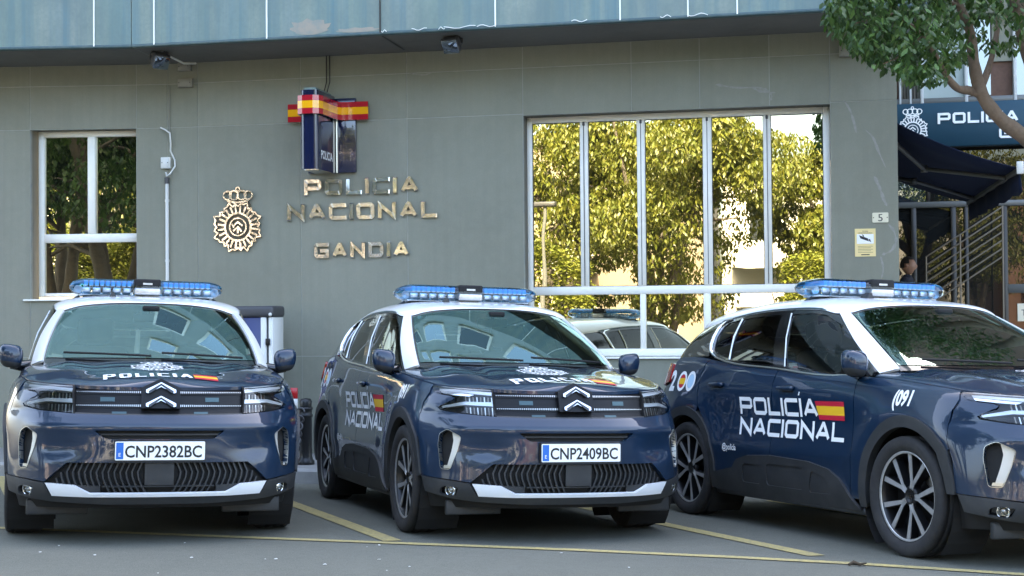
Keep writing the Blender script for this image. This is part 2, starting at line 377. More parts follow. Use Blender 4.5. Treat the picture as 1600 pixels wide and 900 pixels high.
def frontpt(x, z):
    j = int(np.clip(round((z - .16) / .01), 0, len(zd) - 1)); k = int(1.35 / .01); r = Tab[:k, j, 0]
    return (float(np.interp(abs(x), np.maximum.accumulate(r), ad[:k])) * (1 if x >= 0 else -1), z)
def SP(pts): return [sidept(*p) for p in pts]
def FP(pts): return [frontpt(*p) for p in pts]
def mirror_poly(p): return p + [(-x, z) for x, z in p[::-1]]

def surf_normals(sf, P):
    ea, ez = sf.eps; P = np.asarray(P, float)
    da = sf.map(P + (ea, 0)) - sf.map(P - (ea, 0)); dz = sf.map(P + (0, ez)) - sf.map(P - (0, ez))
    n = np.cross(da, dz); return n / (np.linalg.norm(n, axis=1, keepdims=True) + 1e-12)
SKIN_V, SKIN_F = [], []          # everything a decal may be laid on
def panel(name, sf, poly, m, parent, holes=(), off=0., rim=.012, step=.035, skin=True, offf=None):
    poly = resample(poly, step); holes = [resample(h, step) for h in holes]
    P, T = fill(poly, holes, step); N = surf_normals(sf, P); X = sf.map(P)
    o = off if offf is None else off + offf(P)[:, None]
    X = X + N * o
    ar = (P[T[:, 1], 0] - P[T[:, 0], 0]) * (P[T[:, 2], 1] - P[T[:, 0], 1]) - (P[T[:, 1], 1] - P[T[:, 0], 1]) * (P[T[:, 2], 0] - P[T[:, 0], 0])
    T = np.where((ar < 0)[:, None], T[:, ::-1], T)
    g = Geo(); g.add(X, T, True); norm = [tuple(n) for n in N]
    if skin:
        b = len(SKIN_V); SKIN_V.extend([tuple(v) for v in X]); SKIN_F.extend([tuple(int(i) + b for i in t) for t in T])
    if rim:
        for h in [poly] + list(holes):
            q = np.array(h); n2 = surf_normals(sf, q); o2 = off if offf is None else off + offf(q)[:, None]
            top = sf.map(q) + n2 * o2; bot = top - n2 * rim; k = len(q)
            ccw = np.sum(q[:, 0] * np.roll(q[:, 1], -1) - np.roll(q[:, 0], -1) * q[:, 1]) > 0
            outer = h is poly
            F = [(i, i + k, (i + 1) % k + k, (i + 1) % k) if (ccw == outer) else (i, (i + 1) % k, (i + 1) % k + k, i + k) for i in range(k)]
            g.add(list(top) + list(bot), F, False); norm += [(0, 0, 0)] * (2 * k)
    return g.obj(name, m, parent, norm=norm, fix=False)
def both(name, sf, poly, m, parent, holes=(), **k):
    a = panel(name, sf, poly, m, parent, holes, **k)
    b = panel(name, sf, [(-x, z) for x, z in poly[::-1]], m, parent, [[(-x, z) for x, z in h[::-1]] for h in holes], **k)
    return a, b

# ------------------------------------------------------------------ greenhouse: belt line to roof edge
GB = np.array([(0,.10,1.118),(.3,.125,1.117),(.55,.195,1.115),(.712,.295,1.112),(.783,.395,1.083),(.828,.75,1.068),(.838,1.5,1.118),(.838,2.15,1.165),(.826,2.45,1.215),(.80,2.8,1.215),(.76,3.08,1.205),(.66,3.27,1.19),(.4,3.36,1.18),(0,3.39,1.18)])
GT = np.array([(0,.86,1.54),(.3,.885,1.532),(.5,.935,1.508),(.597,.975,1.480),(.640,1.03,1.478),(.672,1.16,1.502),(.69,1.55,1.522),(.686,2.1,1.512),(.67,2.45,1.485),(.645,2.8,1.45),(.60,2.98,1.43),(.5,3.08,1.42),(.3,3.13,1.42),(0,3.15,1.42)])
bk = np.concatenate([[0], np.cumsum(np.linalg.norm(np.diff((GB + GT) / 2, axis=0), axis=1))])
bkf = np.concatenate([-bk[:0:-1], bk]); mir = np.array([-1, 1, 1])
bd = np.arange(0, bk[-1], .01)
GBd = hermite(bkf, np.concatenate([GB[:0:-1] * mir, GB]), bd); GTd = hermite(bkf, np.concatenate([GT[:0:-1] * mir, GT]), bd)
class House:
    eps = (.01, .02)
    @staticmethod
    def map(P):
        P = np.asarray(P, float); s = np.where(P[:, 0] < 0, -1., 1.); a = np.clip(np.abs(P[:, 0]), 0, bd[-1] - 1e-6); v = P[:, 1:2]
        B = np.stack([np.interp(a, bd, GBd[:, i]) for i in range(3)], 1); T = np.stack([np.interp(a, bd, GTd[:, i]) for i in range(3)], 1)
        B2 = np.stack([np.interp(a + .02, bd, GBd[:, i]) for i in range(3)], 1); d = B2 - B; d[:, 2] = 0
        n = np.stack([d[:, 1], -d[:, 0], np.zeros(len(a))], 1); n /= np.linalg.norm(n, axis=1, keepdims=True) + 1e-9
        q = B + (T - B) * v + n * (.022 * 4 * v * (1 - v)); q[:, 2] += (.006 * 4 * v * (1 - v))[:, 0]
        q[:, 0] *= s; return q
def cb(c): return float(np.interp(c, range(len(bk)), bk))          # column number -> arc
def hb(y, v):                                                      # side: y at height fraction v -> arc
    k = bd > cb(3.6); r = GBd[k, 1] + (GTd[k, 1] - GBd[k, 1]) * v
    return (float(np.interp(y, np.maximum.accumulate(r), bd[k])), v)

# ------------------------------------------------------------------ bonnet and roof as domes over their outline
A_COWL = sidept(.36, 1.05)[0]
def dome_grid(bnd, cen, zc, p, q, nr, bulge=None, yexp=2.0, blend=None):
    """bnd: outline points (n,3) of the right half from front centre to rear; cen: y on the centre line for each; zc(y)"""
    r = np.linspace(-1, 1, 2 * nr + 1); r = np.sign(r) * (1 - (1 - np.abs(r)) ** 1.6)
    n = len(bnd); X = np.zeros((n, len(r), 3))
    for i in range(n):
        xb, yb, zb = bnd[i]; ar = np.abs(r)
        X[i, :, 0] = xb * r; X[i, :, 1] = cen[i] + (yb - cen[i]) * ar ** yexp
        z0 = zc(cen[i]); k_ = blend(i / (n - 1)) if blend else 1.; X[i, :, 2] = zb + (z0 - zb) * (1 - ar ** (p * k_ + 2.0 * (1 - k_))) ** (q * k_ + .85 * (1 - k_))
    if bulge is not None: X[..., 2] += bulge(X[..., 0], X[..., 1], np.abs(r)[None, :])
    return X
def grid_obj(X, name, m, parent, rim=0.):
    n, k = X.shape[:2]; idx = np.arange(n * k).reshape(n, k); F = []
    for i in range(n - 1):
        for j in range(k - 1): F.append((idx[i, j], idx[i, j + 1], idx[i + 1, j + 1], idx[i + 1, j]))
    du = np.gradient(X, axis=1); dv = np.gradient(X, axis=0); N = np.cross(du, dv); N /= np.linalg.norm(N, axis=-1, keepdims=True) + 1e-12
    N[N[..., 2] < 0] *= -1
    if n > 3: N[0] = N[1] * .5 + N[0] * .5
    g = Geo(); g.add(X.reshape(-1, 3), F, True); norm = [tuple(v) for v in N.reshape(-1, 3)]
    b = len(SKIN_V); SKIN_V.extend([tuple(v) for v in X.reshape(-1, 3)]); SKIN_F.extend([tuple(int(i) + b for i in f) for f in F])
    if rim:
        edge = [idx[i, 0] for i in range(n)][::-1] + [idx[0, j] for j in range(1, k)] + [idx[i, k - 1] for i in range(1, n)]
        P = X.reshape(-1, 3)[edge]; Q = P - (0, 0, rim); m_ = len(P)
        g.add(list(P) + list(Q), [(i, i + 1, i + 1 + m_, i + m_) for i in range(m_ - 1)], False); norm += [(0, 0, 0)] * (2 * m_)
    o = g.obj(name, m, parent, norm=norm, fix=False); return o
def hood_zc(y): return np.interp(y, [-.835, -.825, -.81, -.785, -.75, -.70, -.6, -.4, -.1, .12], [.945, .960, .976, .989, .997, 1.004, 1.016, 1.041, 1.083, 1.112])
def hood_bulge(x, y, r):
    t = np.clip((y + .8) / .4, 0, 1); return t * (.012 * np.exp(-((np.abs(x) - .56) / .10) ** 2) * (1 - r ** 6) - .006 * np.exp(-((np.abs(x) - .38) / .07) ** 2))
ah = np.linspace(0, A_COWL, 60); bn = Skirt.map(np.c_[ah, ztop(ah)])
cy = -.835 + (.095 + .835) * (np.linspace(0, 1, 60) ** 1.15)
HOOD = dome_grid(bn, cy, hood_zc, 2.5, .55, 26, hood_bulge, 2.0, lambda f: float(np.clip((f - .38) / .2, 0, 1)))
def roof_zc(y): return np.interp(y, [.86, 1.0, 1.2, 1.45, 1.75, 2.1, 2.5, 2.8, 3.0, 3.15, 3.26], [1.545, 1.574, 1.600, 1.620, 1.632, 1.632, 1.615, 1.582, 1.545, 1.505, 1.475])
br = np.linspace(0, cb(13), 90); bnr = House.map(np.c_[br, np.ones(90)])
cyr = .86 + (3.15 - .86) * np.linspace(0, 1, 90)
ycol = bnr[:, 1]; cyr = .5 * cyr + .5 * np.clip((ycol - .86) / (3.15 - .86), 0, 1) * (3.15 - .86) + .5 * .86
ROOF = dome_grid(bnr, cyr, roof_zc, 3.2, .58, 22)

def build_car():
    SKIN_V.clear(); SKIN_F.clear()
    R = empty('police_car'); P = M
    # dark inner hull behind every gap and opening
    arch = lambda yc, r, n=28: [(yc + r * math.cos(q), max(.20, .354 + r * math.sin(q))) for q in np.linspace(math.pi * 1.28, -math.pi * .28, n)]
    top = lambda a0, a1, d=.004, n=24: [(a, float(ztop(a)) - d) for a in np.linspace(a0, a1, n)]
    hull = [(0, .2)] + SP([(-.6, .2)]) + SP(arch(0, .43)) + SP([(.7, .2), (2., .2)]) + SP(arch(2.73, .43)) + SP([(3.3, .2)]) + [(AEND - .01, .2)] + top(AEND - .01, 0, .01, 60)
    a, b = both('inner_body', Skirt, hull, P['black'], R, off=-.035, rim=0, step=.09, skin=False)
    g = Geo(); g.box(-.70, .70, -.60, 3.4, .215, .235)
    for yc in (0, 2.73):       # wheel wells
        for s in (-1, 1):
            V = []; F = []
            for i, q in enumerate(np.linspace(math.pi * 1.25, -math.pi * .25, 25)):
                V += [(s * .60, yc + .43 * math.cos(q), .354 + .43 * math.sin(q)), (s * .875, yc + .43 * math.cos(q), .354 + .43 * math.sin(q))]
            F = [(2 * i, 2 * i + 1, 2 * i + 3, 2 * i + 2) for i in range(24)]; g.add(V, F); g.box(s * .60 - .005, s * .60 + .005, yc - .45, yc + .45, .2, .8)
    g.obj('underbody', P['black'], R)
    # bumper, lower apron
    arcF = [(y, z) for y, z in [(-.425, .41), (-.447, .50), (-.44, .58), (-.42, .645)]]
    up_side = SP([(-.40, .70), (-.395, .78), (-.41, .865), (-.43, .90)])
    notch = FP([(.715, .905), (.795, .835)])
    half = [(0, .492)] + FP([(.53, .492), (.655, .378), (.76, .392)]) + SP(arcF) + up_side + FP([(.80, .917)]) + FP([(.725, .902), (.715, .893), (.725, .883), (.799, .835), (.792, .818), (.70, .797), (.498, .780), (.25, .774)]) + [(0, .772)]
    slot = rounded(FP([(-.385, .683), (-.315, .632), (.315, .632), (.385, .683)]), .02, 3)
    vent = rounded(FP([(.768, .700), (.704, .655), (.722, .57), (.757, .455)]) + FP([(.802, .455), (.812, .60), (.803, .672)]), .02, 3)
    ventm = [(-x, z) for x, z in vent[::-1]]
    panel('front_bumper', Skirt, mirror_poly(half[1:-1] if False else half[:1] + half[1:-1])[:] if False else half[1:-1] + [(-x, z) for x, z in half[1:-1][::-1]], P['paint'], R, [slot, vent, ventm], step=.028, rim=.03)
    low = FP([(.0, .243), (.3, .245), (.62, .262), (.74, .278)]) + SP([(-.50, .31), (-.47, .40), (-.44, .405)]) + FP([(.76, .386), (.662, .372), (.615, .296), (.4, .291), (0, .289)])
    fogh = rounded(FP([(.715, .345), (.725, .292), (.80, .30), (.803, .335), (.785, .35)]), .012, 3)
    panel('lower_apron', Skirt, low[1:-1] + [(-x, z) for x, z in low[1:-1][::-1]], P['plastic'], R, [fogh, [(-x, z) for x, z in fogh[::-1]]], off=.006, step=.03, rim=.02)
    for s in (-1, 1): g = Geo(); g.rbox(min(s * .40, s * .76), max(s * .40, s * .76), -.62, -.58, .165, .26, .01); g.obj('air_deflector', P['plastic'], R)
    for s in (-1, 1):
        c = Skirt.map([frontpt(s * .758, .321)])[0]; n = surf_normals(Skirt, [frontpt(s * .758, .321)])[0]
        Mx = Matrix.Translation(Vector(c) - Vector(n) * .004) @ Vector(n).to_track_quat('Z', 'Y').to_matrix().to_4x4()
        g = Geo(); g.lathe([(.0, -.02), (.02, -.018), (.031, -.006), (.033, .002), (.036, .003), (.036, -.02)], 20)
        f = g.obj('fog_lamp', P['chrome'], R, Mx)
        g = Geo(); g.lathe([(0, .008), (.018, .006), (.032, 0)], 20); g.obj('lens', P['lampgl'], f)
        g = Geo(); g.lathe([(0, -.002), (.012, -.004), (.016, -.012)], 14); g.obj('bulb_shield', P['machined'], f)
    both('fog_recess', Skirt, rounded(FP([(.70, .36), (.70, .28), (.815, .28), (.815, .36)]), .01, 2), P['gloss'], R, off=-.022, rim=0, skin=False)
    sk = FP([(.645, .371), (.485, .360), (.395, .312), (0, .308)]) + FP([(0, .291), (.4, .293), (.605, .299)])
    panel('skid_plate', Skirt, sk[:3] + [(-x, z) for x, z in sk[:3][::-1]] + [(-x, z) for x, z in sk[5:][::-1]] + sk[5:], P['skid'], R, off=.012, step=.03, rim=.02)
    # lower grille with herringbone bars
    lg = FP([(.65, .372), (.53, .495), (-.53, .495), (-.65, .372), (-.4, .30), (.4, .30)])
    gr = panel('lower_grille', Skirt, lg, P['black'], R, off=-.05, rim=0, skin=False)
    g = Geo()
    for k in range(-17, 18):
        x0 = k * .034 + (.017 if k >= 0 else -.017) * 0; s = 1 if k >= 0 else -1
        if abs(x0) < .085: continue
        pts = [(x0 - s * .0, .492), (x0 + s * .024, .435), (x0 + s * .018, .40), (x0 + s * .0, .352)]
        pts = [p for p in pts if abs(p[0]) < .655 - (p[1] - .372) * .95]
        if abs(x0) < .33: pts = pts + [(x0 - s * .022, .308)]
        if len(pts) < 2: continue
        L, Rr, m_ = stroke(pts, .009); q = resample([tuple(a) for a in L], 1)[:len(L)]
        A = Skirt.map([frontpt(*p) for p in L]); B = Skirt.map([frontpt(*p) for p in Rr]); k_ = len(L)
        nn = surf_normals(Skirt, [frontpt(*p) for p in pts])
        A1, B1 = A - nn * .012, B - nn * .012; A0, B0 = A - nn * .045, B - nn * .045
        g.add(list(A1) + list(B1) + list(A0) + list(B0), [f for i in range(k_ - 1) for f in ((i, i + 1, i + 1 + k_, i + k_), (i, i + 2 * k_, i + 1 + 2 * k_, i + 1), (i + k_, i + 1 + k_, i + 1 + 3 * k_, i + 3 * k_))])
    tag(g.obj('grille_bars', P['plastic'], gr), kind='stuff')
    panel('grille_blade', Skirt, FP([(-.33, .351), (.33, .351), (.33, .344), (-.33, .344)]), P['plastic'], gr, off=-.012, rim=.03, skin=False)
    both('corner_blank', Skirt, FP([(.34, .352), (.34, .306), (.40, .308), (.485, .357)]), P['plastic'], gr, off=-.012, rim=.02, skin=False)
    panel('radar_cover', Skirt, rounded(FP([(-.085, .488), (-.085, .356), (.085, .356), (.085, .488)]), .006, 2), P['plastic'], R, off=-.008, rim=.03, skin=False)
    us = panel('upper_slot', Skirt, rounded(FP([(-.40, .69), (-.32, .625), (.32, .625), (.40, .69)]), .02, 3), P['black'], R, off=-.045, rim=0, skin=False)
    panel('slot_bar', Skirt, FP([(-.35, .662), (-.345, .653), (.345, .653), (.35, .662)]), P['plastic'], us, off=-.018, rim=.02, skin=False)
    # side air vents with a satin blade
    for s in (-1, 1):
        fl = (lambda q: q) if s > 0 else (lambda q: [(-x, z) for x, z in q[::-1]])
        v = panel('air_vent', Skirt, fl(vent), P['black'], R, off=-.075, rim=0, skin=False)
        inner = FP([(.762, .692), (.707, .652), (.724, .57), (.760, .459), (.790, .459), (.772, .54), (.752, .63)])
        panel('vent_blade', Skirt, fl(rounded(inner, .008, 2)), P['blade'], v, off=-.012, rim=.06, step=.02, skin=False, offf=lambda q: -.020 * np.clip((np.abs(q[:, 0]) - frontpt(.72, .6)[0]) / .07, 0, 1))
        panel('vent_foot', Skirt, fl(FP([(.756, .477), (.760, .459), (.795, .459), (.792, .477)])), P['satin'], v, off=-.010, rim=.03, step=.02, skin=False)
        ring = fl(vent); cen = np.mean(ring, 0); big = [tuple(cen + (np.array(p) - cen) * 1.02) for p in ring]
        panel('vent_frame', Skirt, big, P['satin'], v, [[tuple(cen + (np.array(p) - cen) * 1.0) for p in ring]], off=.003, rim=.03, step=.02, skin=False)
    # grille band, chrome dashes, double chevron
    gb = FP([(.505, .944), (.25, .938), (0, .938)]) ; gb2 = FP([(.505, .782), (.25, .776), (0, .774)])
    bandp = [(-x, z) for x, z in gb[:2]] + gb[:2][::-1] + gb2[:2] + [(-x, z) for x, z in gb2[:2][::-1]]
    gp = panel('upper_grille', Skirt, bandp[::-1] if False else bandp, P['gloss'], R, off=-.020, rim=.0, skin=False); gp.data.materials[0] = M['grillem']
    for zz in (.914, .832):
        g = Geo()
        for s in (-1, 1):
            for k in range(34):
                x = s * (.108 + k * .0115); hh_ = .0065 * (1 - k / 48); q = FP([(x - .0022, zz - hh_), (x + .0022, zz - hh_), (x + .0022, zz + hh_), (x - .0022, zz + hh_)])
                X = Skirt.map(q); n = surf_normals(Skirt, q); T1 = X - n * .006; T0 = X - n * .02
                g.add(list(T1) + list(T0), [(0, 1, 2, 3), (0, 4, 5, 1), (1, 5, 6, 2), (2, 6, 7, 3), (3, 7, 4, 0)])
        tag(g.obj('chrome_dashes', P['satin'], gp), kind='stuff')
        for s in (-1, 1):
            q = FP([(s * .10, zz + .016), (s * .495, zz + .016), (s * .495, zz - .014), (s * .10, zz - .014)])
            panel('grille_bar', Skirt, q if s > 0 else q, M['grillem'], gp, off=-.016, rim=.01, skin=False)
            x0 = .27 if zz > .9 else .20
            panel('sensor_window', Skirt, FP([(s * x0, zz - .03), (s * (x0 + .085), zz - .03), (s * (x0 + .085), zz - .055), (s * x0, zz - .055)]), M['rail'], gp, off=-.017, rim=.005, skin=False)
    panel('grille_lip', Skirt, FP([(-.5, .79), (-.25, .784), (.25, .784), (.5, .79)]) + FP([(.5, .782), (.25, .776), (-.25, .776), (-.5, .782)]), P['plastic'], gp, off=-.004, rim=.02, skin=False)
    def chev(zapex, zend, hw, th):
        return [(0, zapex), (hw, zend + th * .62), (hw, zend), (hw * .86, zend - .004), (0, zapex - th), (-hw * .86, zend - .004), (-hw, zend), (-hw, zend + th * .62)]
    def fplane(poly, y0, y1, sl):       # plate leaning back: y follows z
        g = Geo(); g.prism(poly, y0, y1, lambda p, h: (p[0], h + (p[1] - .9) * sl, p[1])); return g
    em = fplane([(0, .994), (.115, .938), (.115, .815), (-.115, .815), (-.115, .938)], -.872, -.835, .33).obj('emblem_plate', M['grillem'], R)
    for za in (.972, .890):
        fplane(chev(za, za - .062, .088, .027), -.892, -.87, .33).obj('chevron', P['chrome'], em)
        fplane([(p[0] * .8, p[1] - .006) for p in chev(za - .001, za - .055, .092, .013)], -.8935, -.888, .33).obj('chevron_inset', P['gloss'], em)
    # headlights
    hl = FP([(.502, .944), (.60, .951), (.70, .960), (.76, .967), (.797, .972), (.805, .955), (.80, .928), (.725, .912), (.708, .893), (.725, .872), (.797, .846), (.79, .826), (.70, .805), (.60, .793), (.502, .788)])
    for s in (-1, 1):
        fl = (lambda q: q) if s > 0 else (lambda q: [(-x, z) for x, z in q[::-1]])
        h = panel('headlight', Skirt, fl(hl), P['gloss'], R, off=-.050, rim=0, step=.025, skin=False)
        panel('lens', Skirt, fl(hl), P['lampgl'], h, off=-.001, rim=.012, step=.025)
        panel('light_bar_upper', Skirt, fl(FP([(.505, .938), (.62, .950), (.74, .960), (.795, .962), (.798, .950), (.74, .942), (.62, .928), (.505, .914)])), P['drl'], h, off=-.014, rim=.025, step=.025, skin=False)
        panel('lamp_strip', Skirt, fl(FP([(.61, .920), (.72, .934), (.79, .944), (.79, .931), (.72, .917), (.64, .908)])), P['chrome'], h, off=-.012, rim=.02, step=.025, skin=False)
        panel('light_bar_lower', Skirt, fl(FP([(.505, .872), (.67, .876), (.79, .845), (.783, .832), (.668, .856), (.505, .848)])), P['drl'], h, off=-.014, rim=.025, step=.025, skin=False)
        panel('lamp_backing', Skirt, fl(FP([(.508, .874), (.67, .880), (.70, .900), (.62, .912), (.508, .905)])), M['lampbrown'], h, off=-.046, rim=0, step=.03, skin=False)
        panel('lamp_backing', Skirt, fl(FP([(.508, .795), (.60, .800), (.69, .812), (.72, .826), (.66, .850), (.508, .846)])), M['lampbrown'], h, off=-.046, rim=0, step=.03, skin=False)
        for x0, z0, z1 in [(.515 + .021 * i, .876 + .0006 * i, .911) for i in range(8)] + [(.515 + .021 * i, .798 + .0018 * i, .845) for i in range(8)]:
            panel('lamp_fin', Skirt, fl(FP([(x0, z0), (x0 + .006, z0), (x0 + .006, z1), (x0, z1)])), P['satin' if int(x0 * 1000) % 2 else 'module_d'], h, off=-.030, rim=.012, step=.05, skin=False)
        panel('lamp_divider', Skirt, fl(FP([(.497, .95), (.505, .95), (.505, .782), (.497, .782)])), P['black'], h, off=.001, rim=.03, skin=False)
    # wings, doors, quarters
    arc_out = lambda yc, r, q0, q1, n=16: [(yc + r * math.cos(q), .36 + r * math.sin(q)) for q in np.linspace(q0, q1, n)]
    gap = .0035
    fen = SP([(-.405, .905), (-.40, .865), (-.385, .78), (-.39, .70), (-.41, .645)][::-1][0:0]) + \
          SP([(-.418, .930)]) + SP([(-.396, .865), (-.391, .78), (-.397, .705), (-.414, .65)]) + SP(arc_out(-.03, .455, math.radians(143), math.radians(6), 18)) + SP([(.425, .30), (.535, .30), (.525, .60), (.515, .90), (.50, 1.05)])
    a0, a1 = sidept(.50, 1.05)[0], frontpt(.806, .965)[0]
    fen = fen + [(a, float(ztop(a)) - .006) for a in np.linspace(a0, a1, 24)]
    both('wing', Skirt, fen, P['paint'], R, step=.032)
    both('wing_flange', Skirt, [frontpt(.775, .90), sidept(-.36, .86), sidept(-.34, .93)] + [(x, float(ztop(x)) - .012) for x in np.linspace(sidept(-.34, .95)[0], frontpt(.775, .96)[0], 6)], P['paint'], R, off=-.010, rim=0, step=.03, skin=False)
    # small painted tongue between the lamp prongs
    both('lamp_tongue', Skirt, FP([(.803, .920), (.727, .904), (.714, .893), (.727, .880), (.80, .852)]) + SP([(-.42, .86), (-.43, .90)]), P['paint'], R, rim=.02, step=.02)
    fd = SP([(.535 + gap * 2, .30), (.525 + gap * 2, .60), (.515 + gap * 2, .90), (.50 + gap * 2, 1.05)])
    def topedge(y0, y1, n=14): a_, b_ = sidept(y0, 1.06)[0], sidept(y1, 1.06)[0]; return [(a, float(ztop(a)) - .006) for a in np.linspace(a_, b_, n)]
    fdp = fd + topedge(.515, 1.44) + SP([(1.485, 1.0), (1.498, .85), (1.50, .43), (1.50, .30)])
    rdp = SP([(1.508, .30), (1.508, .43), (1.506, .85), (1.493, 1.0)]) + topedge(1.45, 2.44) + SP([(2.50, 1.14), (2.545, 1.05), (2.555, .93), (2.52, .83), (2.43, .72), (2.33, .58), (2.27, .42), (2.25, .30)])
    FD = both('front_door', Skirt, fdp, P['paint'], R, step=.035)
    RD = both('rear_door', Skirt, rdp, P['paint'], R, step=.035)
    qp = SP([(2.508, 1.145), (2.553, 1.05), (2.563, .93), (2.53, .835)][::-1]) + topedge(2.45, 3.02) + SP([(3.05, 1.14), (3.06, 1.0), (3.20, .97), (3.20, .62)]) + SP(arc_out(2.73, .455, math.radians(22), math.radians(112), 14))
    both('quarter_panel', Skirt, qp, P['paint'], R, step=.035)
    both('tail_light', Skirt, rounded(SP([(3.055, 1.155), (3.065, 1.01), (3.25, .98), (3.42, 1.0), (3.40, 1.15)]), .02, 3), P['tail'], R, off=.015, rim=.04)
    both('rear_bumper', Skirt, SP([(3.205, .965), (3.205, .42), (3.16, .28), (3.40, .26)]) + [(AEND - .005, .26), (AEND - .005, .93)] + SP([(3.42, .97)]), P['plastic'], R, step=.06)
    both('tailgate', Skirt, SP([(3.43, .985), (3.41, 1.16)]) + [(AEND - .005, 1.17), (AEND - .005, .945)], P['paint'], R, step=.05)
    # cladding
    for yc, q0, q1 in ((-.03, 150, 5), (2.73, 172, 10)):
        c = .40; n = 26; r0 = lambda k: .40; pts = []
        qa = np.linspace(math.radians(q0), math.radians(q1), n)
        outer = arc_out(yc, .468, qa[0], qa[-1], n); inner = arc_out(yc, .400, qa[-1], qa[0], n)
        if yc < 1: outer = [(-.455, .40), (-.445, .50)] + outer[1:] + [(.44, .26)]; inner = [(.38, .26)] + inner[:-2] + [(-.375, .50), (-.395, .40)]
        else: outer = [(2.26, .24), (2.262, .34)] + outer + [(3.17, .30)]; inner = [(3.12, .30)] + inner + [(2.33, .34), (2.34, .24)]
        both('wheel_arch', Skirt, SP(outer + inner), P['plastic'], R, off=.014, rim=.05, step=.025)
    clad = SP([(.44, .235), (.50, .285), (.56, .335), (.66, .41), (.79, .465), (1.02, .50), (1.5, .515), (1.80, .50), (1.95, .465), (2.02, .40), (2.26, .36), (2.26, .235), (1.5, .225)])
    pods = [rounded(SP([(.74, .31), (.80, .40), (.98, .445), (1.02, .30)]), .03, 3), rounded(SP([(1.62, .31), (1.62, .44), (1.86, .44), (1.88, .31)]), .03, 3), rounded(SP([(1.08, .31), (1.08, .455), (1.54, .455), (1.54, .31)]), .03, 3)]
    cl = both('side_cladding', Skirt, clad, P['plastic'], R, pods, off=.016, rim=.02, step=.035)
    for c_, s in zip(cl, (1, -1)):
        for pd in pods:
            q = pd if s > 0 else [(-x, z) for x, z in pd[::-1]]
            panel('cladding_pod', Skirt, q, P['plastic'], c_, off=.008, rim=.0, step=.04)
    # sill under the doors (faces down and inward)
    g = Geo()
    for s in (-1, 1): g.rbox(min(s * .78, s * .87), max(s * .78, s * .87), .42, 2.3, .20, .245, .015)
    g.obj('sill', P['plastic'], R)
    grid_obj(HOOD, 'bonnet', P['paint'], R, .02)
    grid_obj(ROOF, 'roof', P['white'], R)
    # greenhouse
    H = House
    ws = [(cb(2.93) * k, .03) for k in np.linspace(-1, 1, 25)] + [(cb(2.90), .5), (cb(2.87), .965)] + [(cb(2.87) * k, .965) for k in np.linspace(1, -1, 25)][1:] + [(-cb(2.90), .5)]
    panel('windscreen', H, ws, P['wind'], R, rim=.0, step=.05)
    outer = [(cb(3.05) * k, -.05) for k in np.linspace(-1, 1, 25)] + [(cb(3.05) * k, 1.0) for k in np.linspace(1, -1, 25)]
    panel('windscreen_seal', H, outer, P['gloss'], R, [[(x * .99, .035 + (z - .03) * .985) for x, z in ws]], off=-.004, rim=.01, step=.05)
    g = Geo()      # cowl below the glass
    cw = [House.map([(cb(2.95) * k, -.03)])[0] for k in np.linspace(-1, 1, 21)]
    for a_, b_ in zip(cw[:-1], cw[1:]):
        g.add([a_ + (0, -.13, -.03), b_ + (0, -.13, -.03), b_ + (0, .05, 0), a_ + (0, .05, 0)], [(0, 1, 2, 3)], True)
    g.obj('cowl', P['gloss'], R)
    pil = [(cb(3.0), -.03), (cb(4.0), -.03), (cb(4.05), .5), (cb(4.0), 1.01), (cb(3.0), 1.01)]
    both('front_pillar', H, pil, P['white'], R, off=.010, rim=.02, step=.03)
    fwin = [hb(.62, .045), hb(1.385, .03), hb(1.505, .92), hb(1.20, .935), hb(1.10, .91)] ; fwin = [(cb(4.13), .035)] + fwin[1:4] + [(cb(4.75), .92), (cb(4.15), .80), (cb(4.08), .5)]
    rwin = [hb(1.545, .03), hb(2.145, .04), hb(2.185, .91), hb(1.64, .92)]
    qwin = [hb(2.175, .05), hb(2.385, .07), hb(2.43, .18), hb(2.46, .5), hb(2.455, .80), hb(2.40, .90), hb(2.215, .91)]
    frame = [(cb(4.0), -.04)] + [hb(y, -.04) for y in np.linspace(.7, 2.40, 20)] + [hb(2.47, .1), hb(2.50, .5), hb(2.52, .85), hb(2.56, .985)] + [hb(y, .985) for y in np.linspace(2.4, 1.25, 14)] + [(cb(4.6), .985), (cb(4.04), .97), (cb(4.05), .5)]
    both('window_surround', H, frame, P['gloss'], R, [rounded(fwin, .03, 4), rounded(rwin, .015, 3), rounded(qwin, .03, 4)], rim=.02, step=.04)
    both('side_window', H, rounded(fwin, .03, 4), P['sidegl'], R, off=-.006, rim=0, step=.05)
    both('side_window', H, rounded(rwin, .015, 3), P['privacy'], R, off=-.006, rim=0, step=.05)
    both('quarter_window', H, rounded(qwin, .03, 4), P['privacy'], R, off=-.006, rim=0, step=.05)
    both('rear_side_panel', H, [hb(2.50, -.04), hb(2.9, -.04), (cb(10.3), -.04), (cb(10.3), .98)] + [hb(y, .98) for y in (2.9, 2.75, 2.62)] + [hb(2.55, .85), hb(2.53, .5), hb(2.50, .1)], P['gloss'], R, rim=.02, step=.05)
    panel('rear_window', H, [(bk[-1] - .02, .02), (cb(10.4), .02), (cb(10.4), .97), (bk[-1] - .02, .97)], P['privacy'], R, rim=0, step=.06)
    panel('rear_window', H, [(-bk[-1] + .02, .02), (-cb(10.4), .02), (-cb(10.4), .97), (-bk[-1] + .02, .97)], P['privacy'], R, rim=0, step=.06)
    g = Geo(); g.rbox(-.48, .48, 3.0, 3.20, 1.44, 1.485, .02); g.obj('spoiler', P['white'], R)
